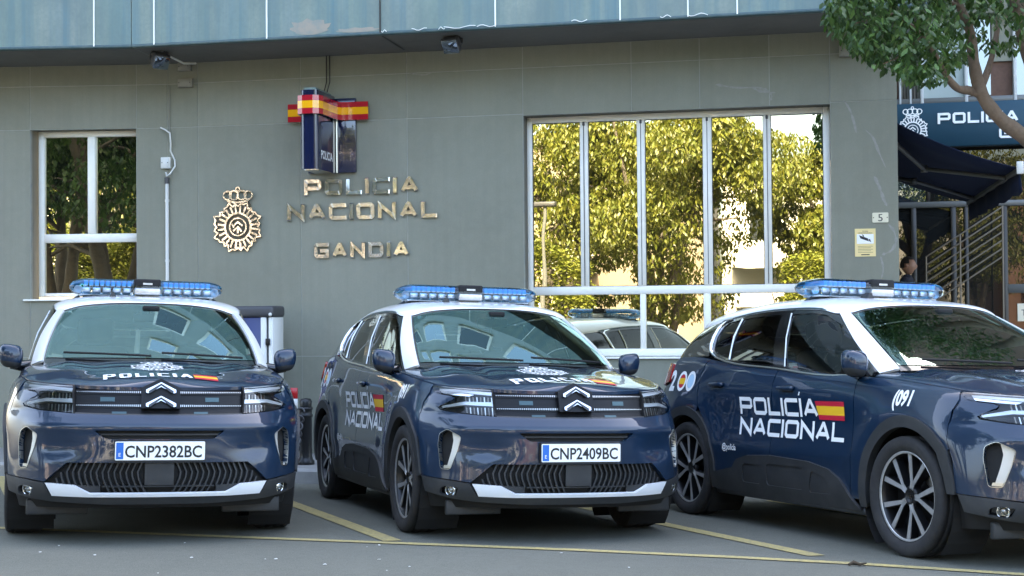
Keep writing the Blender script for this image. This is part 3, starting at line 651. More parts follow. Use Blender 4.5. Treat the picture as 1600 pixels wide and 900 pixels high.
    for s in (-1, 1):
        ln = lambda q, o=.012: [tuple((np.array(House.map([(x * s, v)])[0]) + surf_normals(House, [(x * s, v)])[0] * o)) for x, v in q]
        g = Geo(); g.tube(ln([hb(y, -.02) for y in np.linspace(.66, 2.36, 24)]), .008, 6); g.obj('belt_trim', P['satin'], R)
        cst = [hb(2.36, -.02), hb(2.42, 0.02), hb(2.465, .1), hb(2.49, .25), hb(2.505, .5), hb(2.515, .72), hb(2.51, .86), hb(2.47, .96), hb(2.38, .985)]
        g = Geo(); g.tube(ln(cst, .006), [.006, .010, .016, .019, .019, .017, .013, .010, .006], 8); g.obj('chrome_trim', P['chrome'], R)
        pr = [hb(y, 1.0) for y in np.linspace(1.12, 2.62, 22)]; q = ln(pr, .0); q = [(p[0] * .99, p[1], p[2] + .006 - (.006 if i in (0, 21) else 0)) for i, p in enumerate(q)]
        g = Geo(); g.tube(q, [.004] + [.0085] * 20 + [.004], 8); g.obj('roof_rail', P['rail'], R)
        # window bars
        for (ya, yb, vt) in ((2.16, 2.20, .92),):
            g = Geo(); g.tube(ln([hb(ya, .03), hb((ya + yb) / 2 + .005, .5), hb(yb, vt)], .002), .010, 6); g.obj('window_bar', P['satin'], R)
        g = Geo(); g.tube(ln([hb(1.395, .03), hb(1.455, .5), hb(1.515, .93)], .002), .007, 6); g.obj('window_bar', P['satin'], R)
    # mirrors
    for s in (-1, 1):
        def egg(z0, z1, k=1.0):
            V = []; F = []; n, mm = 20, 9
            for i in range(mm + 1):
                ph = z0 + (z1 - z0) * i / mm
                for j in range(n):
                    q = 2 * math.pi * j / n; sx = math.copysign(abs(math.cos(q)) ** .6, math.cos(q)); sy = math.copysign(abs(math.sin(q)) ** .7, math.sin(q))
                    cr_ = math.cos(ph) ** .48; tz = math.copysign(abs(math.sin(ph)) ** .9, math.sin(ph))
                    x = sx * .078 * cr_; y = sy * .080 * cr_
                    if y > 0: y *= .35
                    V.append((s * (.925 + x * (1 + .1 * tz)), .455 + y + .25 * (abs(x) if x * 1 > 0 else 0) * .6, 1.135 + tz * .080 + x * .14))
            for i in range(mm):
                for j in range(n): F.append((i * n + j, i * n + (j + 1) % n, (i + 1) * n + (j + 1) % n, (i + 1) * n + j))
            return V, F
        g = Geo(); g.add(*egg(-.45, math.pi / 2 - .02), True); mo = g.obj('mirror', P['paint'], R)
        g = Geo(); g.add(*egg(-math.pi / 2 + .02, -.45), True); g.obj('mirror_base', P['plastic'], mo)
        g = Geo(); g.tube([(s * .80, .53, 1.075), (s * .87, .50, 1.07), (s * .93, .47, 1.08)], [.04, .035, .03], 8); g.obj('mirror_arm', P['gloss'], mo)
        g = Geo(); g.prism(rounded([(-.062, -.055), (.062, -.045), (.066, .055), (-.058, .055)], .02, 3), .485, .489, lambda p, h: (s * (.925 + p[0]), h, 1.135 + p[1])); g.obj('mirror_glass', P['chrome'], mo)
    # handles
    for (ob, y0, z0) in [(FD[0], 1.30, .975), (FD[1], 1.30, .975), (RD[0], 2.26, .995), (RD[1], 2.26, .995)]:
        s = 1 if ob in (FD[0], RD[0]) else -1
        g = Geo(); c = Skirt.map([sidept(y0, z0)])[0]; g.rbox(c[0] - .002, c[0] + .032, y0 - .10, y0 + .10, z0 - .016, z0 + .016, .014, 3)
        if s < 0: g.V = [(-x, y, z) for x, y, z in g.V]
        g.obj('handle', P['paint'], ob)
        g = Geo(); g.rbox(c[0] - .015, c[0] + .003, y0 - .085, y0 + .06, z0 - .032, z0 + .02, .008, 2)
        if s < 0: g.V = [(-x, y, z) for x, y, z in g.V]
        g.obj('handle_recess', P['black'], ob)
    # wipers
    for xa, xb in ((.62, .05), (-.02, -.60)):
        g = Geo(); pa = []
        for k in np.linspace(0, 1, 8):
            x = xa + (xb - xa) * k; q = House.map([(cb(abs(x) / .3 if abs(x) < .3 else 1 + (abs(x) - .3) / .25) * (1 if x > 0 else -1), .02 + .05 * k)])[0]; pa.append((q[0], q[1] - .02, q[2] + .018))
        g.tube(pa, .008, 5); g.obj('wiper', P['black'], R)
    # wheels
    g = Geo(); tyre = [(.262, -.10), (.285, -.112), (.325, -.117), (.345, -.108), (.353, -.09), (.354, -.05), (.349, -.048), (.349, -.040), (.354, -.038), (.354, .0), (.349, .002), (.349, .010), (.354, .012), (.354, .05), (.349, .052), (.349, .060), (.353, .062), (.352, .09), (.345, .106), (.325, .114), (.300, .113), (.285, .108), (.272, .100), (.262, .092)]
    g.lathe(tyre, 56, 'x')
    tyre_me = g.obj('tyre', P['rubber'])
    g = Geo(); g.lathe([(.262, -.10), (.250, -.08), (.24, .02), (.245, .07), (.258, .088), (.266, .096), (.2665, .090)], 48, 'x'); g.lathe([(.24, -.02), (.06, -.01), (0, 0)], 32, 'x'); barrel = g.obj('wheel', P['darkalloy'])
    def vpts(k, r, dq, w):
        q = math.radians(90 + 72 * k + dq); c_, s_ = math.cos(q), math.sin(q); return np.array([r * c_ - w * s_, r * s_ + w * c_])
    g1, g2 = Geo(), Geo()
    for k in range(5):
        for sg in (-1, 1):
            pi, pm, po = [(.045, sg * 26), (.10, sg * 13.5), (.252, sg * 15.5)], None, None
            c0, c1, c2 = [np.array([r * math.cos(math.radians(90 + 72 * k + dq)), r * math.sin(math.radians(90 + 72 * k + dq))]) for r, dq in ((.045, sg * 5), (.085, sg * 6.0), (.254, sg * 17.5))]
            for gg, ww, x0, x1 in ((g1, 1.0, .02, .072), (g2, .80, .070, .0765)):
                L, Rr, _ = stroke([c0, c1, c2], .029 * ww)
                L = [np.array(l) for l in L]; Rr = [np.array(l) for l in Rr]
                d = (L[2] - Rr[2]) * .18; L[2] = L[2] + d; Rr[2] = Rr[2] - d
                poly = [*Rr, *L[::-1]]; dish = lambda p: -.012 * (1 - np.hypot(*p) / .25)
                V = [(x0, p[0], p[1]) for p in poly] + [(x1 + dish(p), p[0], p[1]) for p in poly]
                gg.add(V, [(6, 7, 10, 11), (7, 8, 9, 10)] + [(i, (i + 1) % 6, (i + 1) % 6 + 6, i + 6) for i in range(6)])
    g2.lathe([(.250, .086), (.262, .0945), (.2635, .092)], 48, 'x')
    spokes = g1.obj('spoke_backs', P['darkalloy'], barrel); rim = g2.obj('rim', P['machined'], barrel)
    g = Geo(); g.lathe([(.062, .02), (.062, .058), (.055, .066), (.034, .069), (.032, .062), (.0, .062)], 24, 'x'); g.obj('hub_cap', P['darkalloy'], barrel)
    g = Geo()
    for za in (.012, -.006):
        for q in (chev(za, za - .014, .020, .007),): g.prism([(p[0], p[1]) for p in q], .062, .066, lambda p, h: (h, -p[0], p[1]))
    g.obj('hub_emblem', P['chrome'], barrel)
    g = Geo(); g.lathe([(.07, -.02), (.165, -.02), (.165, -.035), (.07, -.035)], 36, 'x'); g.rbox(-.05, .005, .10, .18, -.07, .07, .015); g.obj('brake_disc', P['disc'], barrel)
    tyre_me.parent = barrel
    pos = [(1, 0), (-1, 0), (1, 2.73), (-1, 2.73)]
    for i, (s, yc) in enumerate(pos):
        wl = barrel if i == 0 else copy_tree(barrel)
        wl.parent = R; wl.location = (s * .785, yc, .354); wl.rotation_euler = (random.uniform(0, 6), 0, 0 if s > 0 else math.pi)
    # interior
    g = Geo(); g.rbox(-.74, .74, .22, .62, .90, 1.085, .06, 3); g.rbox(.14, .60, .40, .66, 1.0, 1.125, .05, 3); dsh = g.obj('dashboard', P['dash'], R)
    g = Geo(); g.rbox(-.16, .13, .50, .56, 1.06, 1.17, .012, 2); g.obj('display', P['screen'], dsh)
    g = Geo(); g.rbox(-.78, .78, .2, 3.2, .42, .46, .01); g.obj('cabin_floor', P['dash'], R)
    g = Geo(); Mt = Matrix.Translation((.37, .78, 1.02)) @ Matrix.Rotation(math.radians(-65), 4, 'X')
    V, F = [], []
    for i in range(28):
        for j in range(8):
            q, p = 2 * math.pi * i / 28, 2 * math.pi * j / 8; r = .185 + .017 * math.cos(p); V.append(tuple(Mt @ Vector((r * math.cos(q), r * math.sin(q), .017 * math.sin(p)))))
    F = [(i * 8 + j, ((i + 1) % 28) * 8 + j, ((i + 1) % 28) * 8 + (j + 1) % 8, i * 8 + (j + 1) % 8) for i in range(28) for j in range(8)]
    g.add(V, F, True); g.rbox(-.15, .15, -.05, .04, -.02, .02, .01, 2, Mt); g.obj('steering_wheel', P['black'], R)
    for x, y in ((.37, 1.45), (-.37, 1.45), (.38, 2.35), (-.38, 2.35)):
        g = Geo(); rot = Matrix.Translation((x, y, .62)) @ Matrix.Rotation(math.radians(-14), 4, 'X')
        g.rbox(-.24, .24, -.50, .02, -.10, .06, .05, 3, Matrix.Translation((x, y, .58))); g.rbox(-.235, .235, -.06, .07, 0, .64, .06, 3, rot); st = g.obj('seat', P['interior'], R)
        g = Geo(); g.rbox(-.135, .135, -.05, .05, .67, .86, .045, 3, rot); g.box(x - .06, x - .05, y + .16, y + .17, 1.2, 1.3); g.obj('headrest', P['interior'], st)
    g = Geo(); g.rbox(-.12, .12, .86, .89, 1.40, 1.465, .015, 2); g.tube([(0, .87, 1.46), (0, .88, 1.53)], .012, 6); g.obj('rear_view_mirror', P['black'], R)
    g = Geo(); g.rbox(-.06, .06, .75, .84, 1.475, 1.515, .012, 2); g.obj('camera_housing', P['black'], R)
    g = Geo(); X = House.map([(-cb(2.6), .90), (-cb(2.36), .90), (-cb(2.36), .955), (-cb(2.6), .955)]); n = surf_normals(House, [(-cb(2.5), .93)])[0]
    g.add(X - n * .004, [(0, 1, 2, 3)]); g.obj('windscreen_sticker', P['decalblue'], R)
    # light bar
    lb = empty('light_bar'); lb.parent = R; lb.location = (0, 1.60, 1.688)
    HL, HD, HH = .575, .155, .066
    xs = np.concatenate([np.linspace(-HL, -.44, 9), np.linspace(-.38, .38, 9), np.linspace(.44, HL, 9)])
    kx = lambda x: math.sqrt(max(0, 1 - (max(0, abs(x) - .43) / (HL - .43)) ** 2.0))
    def shell(q0, q1, n, inset, xr=None, close=True):
        V, F = [], []; X = [x for x in xs if xr is None or xr[0] <= x <= xr[1]]
        if xr: X = [xr[0]] + [x for x in X if xr[0] < x < xr[1]] + [xr[1]]
        for x in X:
            k = .12 + .88 * kx(x)
            for i in range(n + 1):
                q = q0 + (q1 - q0) * i / n; c_, s_ = math.cos(q), math.sin(q)
                yy_ = math.copysign(abs(c_) ** .55, c_) * (HD * (.45 + .55 * k) - inset); zz_ = math.copysign(abs(s_) ** .8, s_) * (HH * k - inset * .6)
                V.append((x * (1 - inset), yy_, zz_))
        m_ = n + 1
        for i in range(len(X) - 1):
            for j in range(n): F.append((i * m_ + j, i * m_ + j + 1, (i + 1) * m_ + j + 1, (i + 1) * m_ + j))
        return V, F
    for xr in ((-HL, -.10), (.10, HL)):
        g = Geo(); g.add(*shell(0.06, math.pi - .06, 14, 0, xr), True); g.obj('blue_lens', P['bluelens'], lb)
    g = Geo(); g.add(*shell(math.pi + .02, 2 * math.pi - .02, 12, 0), True); g.obj('clear_lens', P['clearlens'], lb)
    g = Geo(); g.add(*shell(-.0, .12, 1, -.003), True); g.add(*shell(math.pi - .12, math.pi, 1, -.003), True); g.obj('lens_seam', P['clearlens'], lb)
    g = Geo(); g.rbox(-.098, .098, -.158, .158, .004, .066, .012, 2); g.obj('display_box', P['black'], lb)
    g = Geo(); g.box(-.035, .035, -.1592, -.1588, .022, .036); g.obj('display_mark', P['machined'], lb)
    g = Geo(); g.rbox(-.098, .098, -.156, .156, -.055, .002, .012, 2); g.obj('centre_body', P['machined'], lb)
    for s in (-1, 1):
        for k in range(9):
            x = s * (.135 + k * .040); kk = .55 + .45 * kx(x)
            g = Geo(); g.rbox(x - .015, x + .015, -.125 * kk, .125 * kk, .004, .046 * kk, .005, 1); g.obj('lamp_module', P['module'], lb)
        g = Geo()
        for k in range(5):
            x = s * (.15 + k * .075); g.rbox(x - .03, x + .03, -.12, -.10, -.042, -.004, .006, 1); g.rbox(x - .03, x + .03, .10, .12, -.042, -.004, .006, 1)
        g.lathe([(.0, 0), (.02, -.012), (.032, -.03)], 14, 'y', (s * .51, -.045, -.02)); g.obj('reflector', P['reflector'], lb)
    g = Geo(); g.rbox(-.50, .50, -.10, .10, -.066, -.056, .004, 1); g.obj('base_tray', P['reflector'], lb)
    for s in (-1, 1):
        g = Geo(); g.rbox(s * .44 - .035, s * .44 + .035, -.07, .07, -.115, -.055, .012, 2); g.tube([(s * .50, -.02, -.07), (s * .60, 0, -.13), (s * .64, 0, -.17)], .010, 6); g.obj('foot', P['plastic'], lb)
    g = Geo(); g.tube([(-.42, -.09, -.075), (-.36, -.12, -.088), (-.28, -.10, -.082), (-.22, -.05, -.08)], .009, 6); g.obj('cable', P['black'], lb)
    g = Geo(); V, F = [], []
    for i, t in enumerate(np.linspace(0, 1, 8)):
        hh = .042 * (1 - (t * 1.0) ** 2.2) + .002; ww = .020 * (1 - t * .75)
        V += [(-.26 - ww * 1.4, 1.22 + .12 * t, 1.592 + .02 * t), (-.26 - ww * .5, 1.22 + .12 * t, 1.592 + hh + .02 * t), (-.26 + ww * .5, 1.22 + .12 * t, 1.592 + hh + .02 * t), (-.26 + ww * 1.4, 1.22 + .12 * t, 1.592 + .02 * t)]
    F = [(4 * i + j, 4 * i + j + 1, 4 * i + 5 + j, 4 * i + 4 + j) for i in range(7) for j in range(3)] + [(0, 1, 2, 3)]
    g.add(V, F, False); g.obj('roof_sensor', P['plastic'], R)
    g = Geo(); g.lathe([(.022, 0), (.015, .02), (.006, .03)], 10, 'z', (0, 2.86, 1.545)); g.tube([(0, 2.86, 1.57), (0, 2.95, 1.74)], .0045, 5); g.obj('aerial', P['black'], R)
    # number plate body
    g = Geo(); g.prism(rounded([(-.26, -.055), (.26, -.055), (.26, .055), (-.26, .055)], .008, 3), -.978, -.966, lambda p, h: (p[0], h, .565 + p[1])); pl = g.obj('number_plate', P['decal'], R)
    g = Geo(); g.prism(rounded([(-.266, -.061), (.266, -.061), (.266, .061), (-.266, .061)], .01, 3), -.9765, -.945, lambda p, h: (p[0], h, .565 + p[1]), [rounded([(-.257, -.052), (.257, -.052), (.257, .052), (-.257, .052)], .008, 3)]); g.obj('plate_frame', P['plateink'], pl)
    g = Geo(); g.prism([(-.254, -.049), (-.212, -.049), (-.212, .049), (-.254, .049)], -.979, -.9785, lambda p, h: (p[0], h, .565 + p[1])); g.obj('blue_band', P['plateblue'], pl)
    V, T, w_ = font_tris('E', .03); g = Geo(); g.add([(-.233 - w_ / 2 + p[0], -.9795, .532 + p[1]) for p in V], T); g.obj('band_letter', P['decal'], pl)
    R['_plate'] = 0
    return R, pl

# ------------------------------------------------------------------ decals laid on the skin
def lay(name, quads_or_tris, m, parent, to_ray, off=.003, lift=True, kind=None, bvh=None):
    """project flat lettering on the bodywork: to_ray(p) gives origin and direction"""
    g = Geo(); n_layers = 0
    for li, (V, F) in enumerate(quads_or_tris):
        X = []
        for p in V:
            o, d = to_ray(p); h = bvh.ray_cast(Vector(o), Vector(d)); 
            if h[0] is None: h = (Vector(o) + Vector(d) * 1.0, -Vector(d), 0, 0)
            nrm = h[1] if h[1].dot(Vector(d)) < 0 else -h[1]
            X.append(h[0] + nrm * (off + (li % 7) * .00025 * lift))
        g.add(X, F, True)
    o = g.obj(name, m, parent)
    if kind: o['kind'] = kind
    return o
def subdiv_quad(q, mx=.05):
    q = [np.array(p, float) for p in q]; n = max(1, int(np.ceil(max(np.linalg.norm(q[1] - q[0]), np.linalg.norm(q[2] - q[3])) / mx))); k = max(1, int(np.ceil(max(np.linalg.norm(q[3] - q[0]), np.linalg.norm(q[2] - q[1])) / mx)))
    V = []; F = []
    for i in range(n + 1):
        for j in range(k + 1):
            u, v = i / n, j / k; V.append(tuple((1 - u) * (1 - v) * q[0] + u * (1 - v) * q[1] + u * v * q[2] + (1 - u) * v * q[3]))
    for i in range(n):
        for j in range(k): a = i * (k + 1) + j; F.append((a, a + k + 1, a + k + 2, a + 1))
    return V, F
def word_fit(txt, h, width, th, gap=.16):
    lo, hi = .2, 2.5
    for _ in range(30):
        m_ = (lo + hi) / 2; w_ = word_quads(txt, h, m_, th, gap)[1]
        if w_ < width: lo = m_
        else: hi = m_
    return word_quads(txt, h, lo, th, gap)[0]
def crest_strokes(hgt):
    """crowned sunburst badge as strokes; height hgt, centre of the disc at the origin; list of (points, width, closed)"""
    s = hgt / 1.46; out = []; n = 24
    oc = []
    for k in range(2 * n):
        q = math.pi * k / n; big = 1 + (.10 if (k // 2) % 3 == 1 else 0) * 1; r = (.56 if k % 2 else .50) * big * (1.0 + .10 * (abs(math.sin(q)) ** 4 if math.sin(q) < 0 else 0)); oc.append((r * math.sin(q) * s, r * math.cos(q) * s))
    out.append((oc, .035 * s, True))
    for k in range(n):
        q = 2 * math.pi * (k + .5) / n; out.append(([(.33 * s * math.sin(q), .33 * s * math.cos(q)), (.52 * s * math.sin(q), .52 * s * math.cos(q))], .045 * s, False))
    circ = lambda r, cx=0, cy=0, n_=28: [(cx + r * math.sin(2 * math.pi * k / n_), cy + r * math.cos(2 * math.pi * k / n_)) for k in range(n_)]
    out.append((circ(.33 * s), .045 * s, True)); out.append((circ(.21 * s), .03 * s, True))
    out += [([(-.12 * s, .02 * s), (0, .12 * s), (.12 * s, .02 * s)], .04 * s, False), ([(-.12 * s, -.10 * s), (0, .0), (.10 * s, -.12 * s)], .04 * s, False), ([(0, .0), (0, -.15 * s)], .05 * s, False), ([(-.1 * s, -.02 * s), (-.15 * s, .08 * s)], .03 * s, False)]
    cy = .66 * s
    out.append(([(-.27 * s, cy - .02 * s), (-.14 * s, cy - .06 * s), (0, cy - .07 * s), (.14 * s, cy - .06 * s), (.27 * s, cy - .02 * s)], .05 * s, False))
    for x, r in ((-.27, .10), (-.10, .11), (.10, .11), (.27, .10)): out.append((circ(r * s, x * s, cy + .10 * s, 14), .035 * s, True))
    out.append((circ(.05 * s, 0, cy + .25 * s, 10), .03 * s, True))
    return out
def stroke_quads(st):
    Q = []
    for pts, w_, cl in st:
        L, R, m_ = stroke(pts, w_, cl); n = len(pts); Q.append([(R[i], R[(i + 1) % n], L[(i + 1) % n], L[i]) for i in range(m_)])
    return Q
def add_decals(R):
    bvh = BVHTree.FromPolygons(SKIN_V, SKIN_F)
    for s in (-1, 1):       # s=-1: the car's right side; letters read from rear to front there
        def ray(y0, z0, slant=0.): return lambda p: ((s * 2, y0 + (p[0] + slant * p[1]) * s, z0 + p[1]), (-s, 0, 0))
        start = 1.93 if s < 0 else .62
        for txt, wd, zz in (('POLICIA', 1.0, .787), ('NACIONAL', 1.31, .640)):
            L = word_fit(txt, .122, wd, .027)
            lay('side_lettering', [subdiv_quad(q) for ch in L for q in ch], M['decal'], R, ray(start, zz), bvh=bvh)
        fy = 1.0
        lay('side_lettering', [subdiv_quad([(.775, .142), (.79, .142), (.80, .165), (.785, .165)])], M['decal'], R, ray(start, .787), bvh=bvh)
        for (z0, z1, mm, nm) in ((0, .031, 'decalred', 'flag_stripe'), (.031, .089, 'decalyel', 'flag_stripe'), (.089, .12, 'decalred', 'flag_stripe')):
            lay(nm, [subdiv_quad([(1.01 - z0 * .3, z0), (1.31, z0), (1.31, z1), (1.01 - z1 * .3, z1)])], M[mm], R, ray(start, .775), off=.0035, bvh=bvh)
        V, T, w_ = font_tris('@policía', .062, .85, .0012)
        lay('side_lettering', [(V, T)], M['decal'], R, ray(2.15 if s < 0 else 1.90, .525), bvh=bvh)
        V, T, w_ = font_tris('(091', .122, .84, .0048)
        lay('side_lettering', [(V, T)], M['decal'], R, ray(.10 if s < 0 else -.15, .885, .13), off=.0035, bvh=bvh)
        # 200 badge on the quarter
        V, T, w_ = font_tris('2', .21, .9, .010)
        y0 = 3.07 if s < 0 else 2.64; rr = ray(y0, .95, .15)
        lay('anniversary_badge', [(V, T)], M['decal'], R, rr, bvh=bvh)
        for i, cx in enumerate((.215, .365)):
            el = lambda a, b: [(cx + a * math.sin(2 * math.pi * k / 24), .068 + b * math.cos(2 * math.pi * k / 24)) for k in range(24)]
            P_, T_ = fill(el(.074, .078), [el(.050, .054)], .03); lay('anniversary_badge', [(P_, T_)], M['decal'], R, rr, bvh=bvh)
            if i == 0:
                for (c0, c1, mm) in ((-1, -.45, 'decalred'), (-.45, .45, 'decalyel'), (.45, 1, 'decalred')):
                    q = [(cx + .049 * math.sqrt(max(0, 1 - t * t)), .068 + .053 * t) for t in np.linspace(c0, c1, 7)] + [(cx - .049 * math.sqrt(max(0, 1 - t * t)), .068 + .053 * t) for t in np.linspace(c1, c0, 7)]
                    P_, T_ = fill(q, (), .03); lay('anniversary_badge', [(P_, T_)], M[mm], R, rr, off=.0025, bvh=bvh)
            else:
                P_, T_ = fill(el(.049, .053), (), .03); lay('anniversary_badge', [(P_, T_)], M['decalblue'], R, rr, off=.0025, bvh=bvh)
    down = lambda x0, y0: (lambda p: ((x0 + p[0], y0 + p[1], 2), (0, 0, -1)))
    # bonnet: the words read from in front, letters tall along the bonnet
    L = word_fit('POLICIA', .155, .535, .024, .14)
    lay('bonnet_lettering', [subdiv_quad(q, .04) for ch in L for q in ch], M['decal'], R, down(-.335, -.70), off=.004, bvh=bvh)
    for (z0, z1, mm) in ((0, .06, 'decalred'), (.06, .14, 'decalyel'), (.14, .20, 'decalred')):
        lay('flag_stripe', [subdiv_quad([(.212 - .02 * z0, z0 * .775), (.355, z0 * .775), (.355, z1 * .775), (.212 - .02 * z1, z1 * .775)])], M[mm], R, down(0, -.70), off=.0035, bvh=bvh)
    Q = stroke_quads(crest_strokes(.40))
    lay('bonnet_crest', [subdiv_quad(q, .06) for grp in Q for q in grp], M['decal'], R, down(0.01, -.24), off=.004, bvh=bvh)

def plate_text(pl, txt):
    V, T, w_ = font_tris(txt, .098, .82, .0018); k = .445 / w_
    g = Geo(); g.add([(-.203 + p[0] * k, -.9792, .527 + p[1]) for p in V], T); g.obj('plate_characters', M['plateink'], pl)

car_pose = [(-2.3711, 9.2222, .29926), (.13170, 9.51153, .32016), (3.14610, 8.47572, .35581)]
def ground_matrix(x, y, rz, z=0.):
    """place something on the sloping bay: position in the bay's own axes"""
    C = Vector((0, 0, CAMH)); A = Matrix([list(r) for r in G2W]).to_4x4()
    return Matrix.Translation(C) @ A @ Matrix.Translation(-C) @ Matrix.Translation((x, y, z)) @ Matrix.Rotation(rz, 4, 'Z')
car, plate = build_car(); add_decals(car)
cars = [car] + [copy_tree(car) for _ in range(2)]
clab = ['police car seen head on in front of the small window, plate CNP2382BC',
        'police car in the middle, plate CNP2409BC, parked between two others',
        'police car showing its whole side lettering, nose beyond the picture edge']
for c, p, l, t in zip(cars, car_pose, clab, ('CNP2382BC', 'CNP2409BC', None)):
    c.matrix_world = ground_matrix(*p); tag(c, l, 'police car', 'police cars parked side by side at the station')
    if '_plate' in c: del c['_plate']
    if t: plate_text([q for q in c.children if q.name.split('.')[0] == 'number_plate'][0], t)
# ------------------------------------------------------------------ the station front
BR = Vector((-3.88378537, 15.61468283, 0)); PR, PL = math.radians(-11.84691), math.radians(-3.16261)
MR = Matrix.Translation(BR) @ Matrix.Rotation(PR, 4, 'Z')      # right stretch: x along the wall, y into the building, z up
ML = Matrix.Translation(BR) @ Matrix.Rotation(PL, 4, 'Z')      # left stretch, bent away a little
def cray(u, v, F=None):
    return Vector((MW if F is None else F) @ np.array([(u - 800) / FPX, 1, -(v - 450) / FPX]))
def fac(u, v, n=0., Mx=MR):
    """where the line of sight through photo pixel (u, v) meets the plane n metres behind the wall face: (along, up)"""
    I = Mx.inverted(); o = I @ Vector((0, 0, CAMH)); d = I.to_3x3() @ cray(u, v); t = (n - o.y) / d.y; p = o + d * t; return p.x, p.z
def facz(u, v, z, Mx=MR):
    I = Mx.inverted(); o = I @ Vector((0, 0, CAMH)); d = I.to_3x3() @ cray(u, v); t = (z - o.z) / d.z; p = o + d * t; return p.x, p.y
def gz(x, y):
    """height of the street surface: it falls towards the kerb, level beyond the bays"""
    n = G2W[:, 2]; xc = min(max(x, -10), 10); yc = min(max(y, 5.5), 17)
    return CAMH + (-CAMH - n[0] * xc - n[1] * yc) / n[2]

M['stone'] = mat('wall_stone', (.240, .243, .190), .75, spec=.3, noise=[(.9, .7, (.198, .198, .152), 7), (9, .35, (.275, .275, .218), 8), (60, .3, (.19, .19, .15), 3), ((14, 14, .5), .35, (.20, .198, .155), 4)], bump=(120, .12, .002))
M['stone2'] = mat('wall_stone_pale', (.256, .258, .203), .75, spec=.3, noise=[(1.1, .7, (.21, .21, .164), 7), (11, .3, (.29, .288, .23), 8), (60, .3, (.20, .198, .157), 3), ((14, 14, .5), .35, (.21, .208, .165), 4)], bump=(120, .12, .002))
M['mortar'] = mat('joint_mortar', (.36, .365, .31), .9, noise=[(6, .8, (.26, .28, .27), 5)])
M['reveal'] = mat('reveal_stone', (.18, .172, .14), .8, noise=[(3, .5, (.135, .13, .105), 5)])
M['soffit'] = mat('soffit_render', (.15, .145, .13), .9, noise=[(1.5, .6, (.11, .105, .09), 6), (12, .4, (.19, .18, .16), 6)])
M['alu'] = mat('white_aluminium', (.90, .88, .80), .35, noise=[(4, .3, (.74, .72, .64), 6)])
M['fascia'] = mat('blue_fascia', (.175, .235, .195), .6, coat=.05, noise=[((1.6, 1.6, .25), .9, (.26, .285, .235), 5), ((7, 7, .2), .75, (.075, .165, .20), 3), ((2.2, 2.2, 1.2), .7, (.12, .165, .155), 7), (26, .45, (.13, .18, .165), 4)])
M['dripteal'] = mat('dark_teal_edge', (.045, .085, .09), .5, noise=[(8, .7, (.10, .13, .12), 6)])
M['panelteal'] = mat('upper_cladding', (.36, .42, .40), .5, noise=[((2.5, 2.5, .35), .6, (.30, .36, .35), 5)])
M['stain'] = mat('lime_stain', (.30, .295, .26), .85, noise=[(25, .8, (.225, .22, .185), 5)])
M['rustpatch'] = mat('bare_filler', (.33, .285, .225), .9, noise=[(10, .85, (.22, .25, .225), 6)])
M['mirror'] = None
def mirror_glass(name, tint, k, dark):
    m = bpy.data.materials.new(name); m.use_nodes = True; n = m.node_tree; n.nodes.remove(n.nodes['Principled BSDF'])
    d = n.nodes.new('ShaderNodeBsdfDiffuse'); d.inputs[0].default_value = (*dark, 1); g = n.nodes.new('ShaderNodeBsdfGlossy'); g.inputs[0].default_value = (*tint, 1); g.inputs['Roughness'].default_value = .003
    f = n.nodes.new('ShaderNodeFresnel'); f.inputs[0].default_value = 1.5; r = n.nodes.new('ShaderNodeMapRange'); r.inputs[3].default_value = k; r.inputs[4].default_value = 1
    tc = n.nodes.new('ShaderNodeTexCoord'); t = n.nodes.new('ShaderNodeTexNoise'); t.inputs['Scale'].default_value = 2.2; t.inputs['Detail'].default_value = 1
    bp = n.nodes.new('ShaderNodeBump'); bp.inputs['Strength'].default_value = .012; bp.inputs['Distance'].default_value = .05
    n.links.new(tc.outputs['Object'], t.inputs[0]); n.links.new(t.outputs[0], bp.inputs['Height']); n.links.new(bp.outputs[0], g.inputs['Normal'])
    mx = n.nodes.new('ShaderNodeMixShader'); n.links.new(f.outputs[0], r.inputs[0]); n.links.new(r.outputs[0], mx.inputs[0]); n.links.new(d.outputs[0], mx.inputs[1]); n.links.new(g.outputs[0], mx.inputs[2]); n.links.new(mx.outputs[0], n.nodes['Material Output'].inputs[0])
    return m
M['mirror'] = mirror_glass('reflective_window_glass', (1.0, .94, .68), .62, (.012, .012, .010))
M['doorglass'] = mirror_glass('entrance_glass', (.7, .66, .56), .05, (.012, .013, .013))
M['upperglass'] = mirror_glass('upper_window_glass', (.62, .68, .72), .26, (.03, .035, .04))
M['railbrown'] = mat('rail_brown_steel', (.20, .165, .125), .45, .3)
M['storeyglass'] = mirror_glass('storey_window_glass', (.55, .62, .62), .16, (.05, .07, .07))
M['bronze'] = mat('dark_bronze_frame', (.05, .045, .038), .4, .5)
M['greyframe'] = mat('grey_frame', (.16, .16, .15), .4, .3)
M['whitem'] = mat('white_mullion', (.7, .72, .72), .4)
M['brass'] = mat('polished_brass', (.84, .82, .74), .20, 1.0, noise=[(7, .45, (.55, .53, .46), 4)], bump=(9, .16, .03))
M['brassdark'] = mat('aged_brass', (.10, .09, .065), .5, .7)
M['signblue'] = mat('sign_blue', (.008, .052, .088), .55, noise=[(3, .5, (.013, .064, .10), 4)])
M['awning'] = mat('navy_awning_cloth', (.006, .014, .050), .9)
M['lampblue'] = mat('lamp_navy', (.008, .012, .045), .12, coat=1.0)
M['ribred'] = mat('ribbon_red', (.42, .012, .025), .15, coat=1.0)
M['ribyel'] = mat('ribbon_yellow', (.90, .42, .008), .15, coat=1.0)
M['cream'] = mat('cream_plate', (.72, .68, .52), .35, coat=.4)
M['yellowsign'] = mat('yellow_sign', (.80, .64, .30), .4, coat=.3)
M['ink'] = mat('sign_ink', (.02, .02, .025), .6)
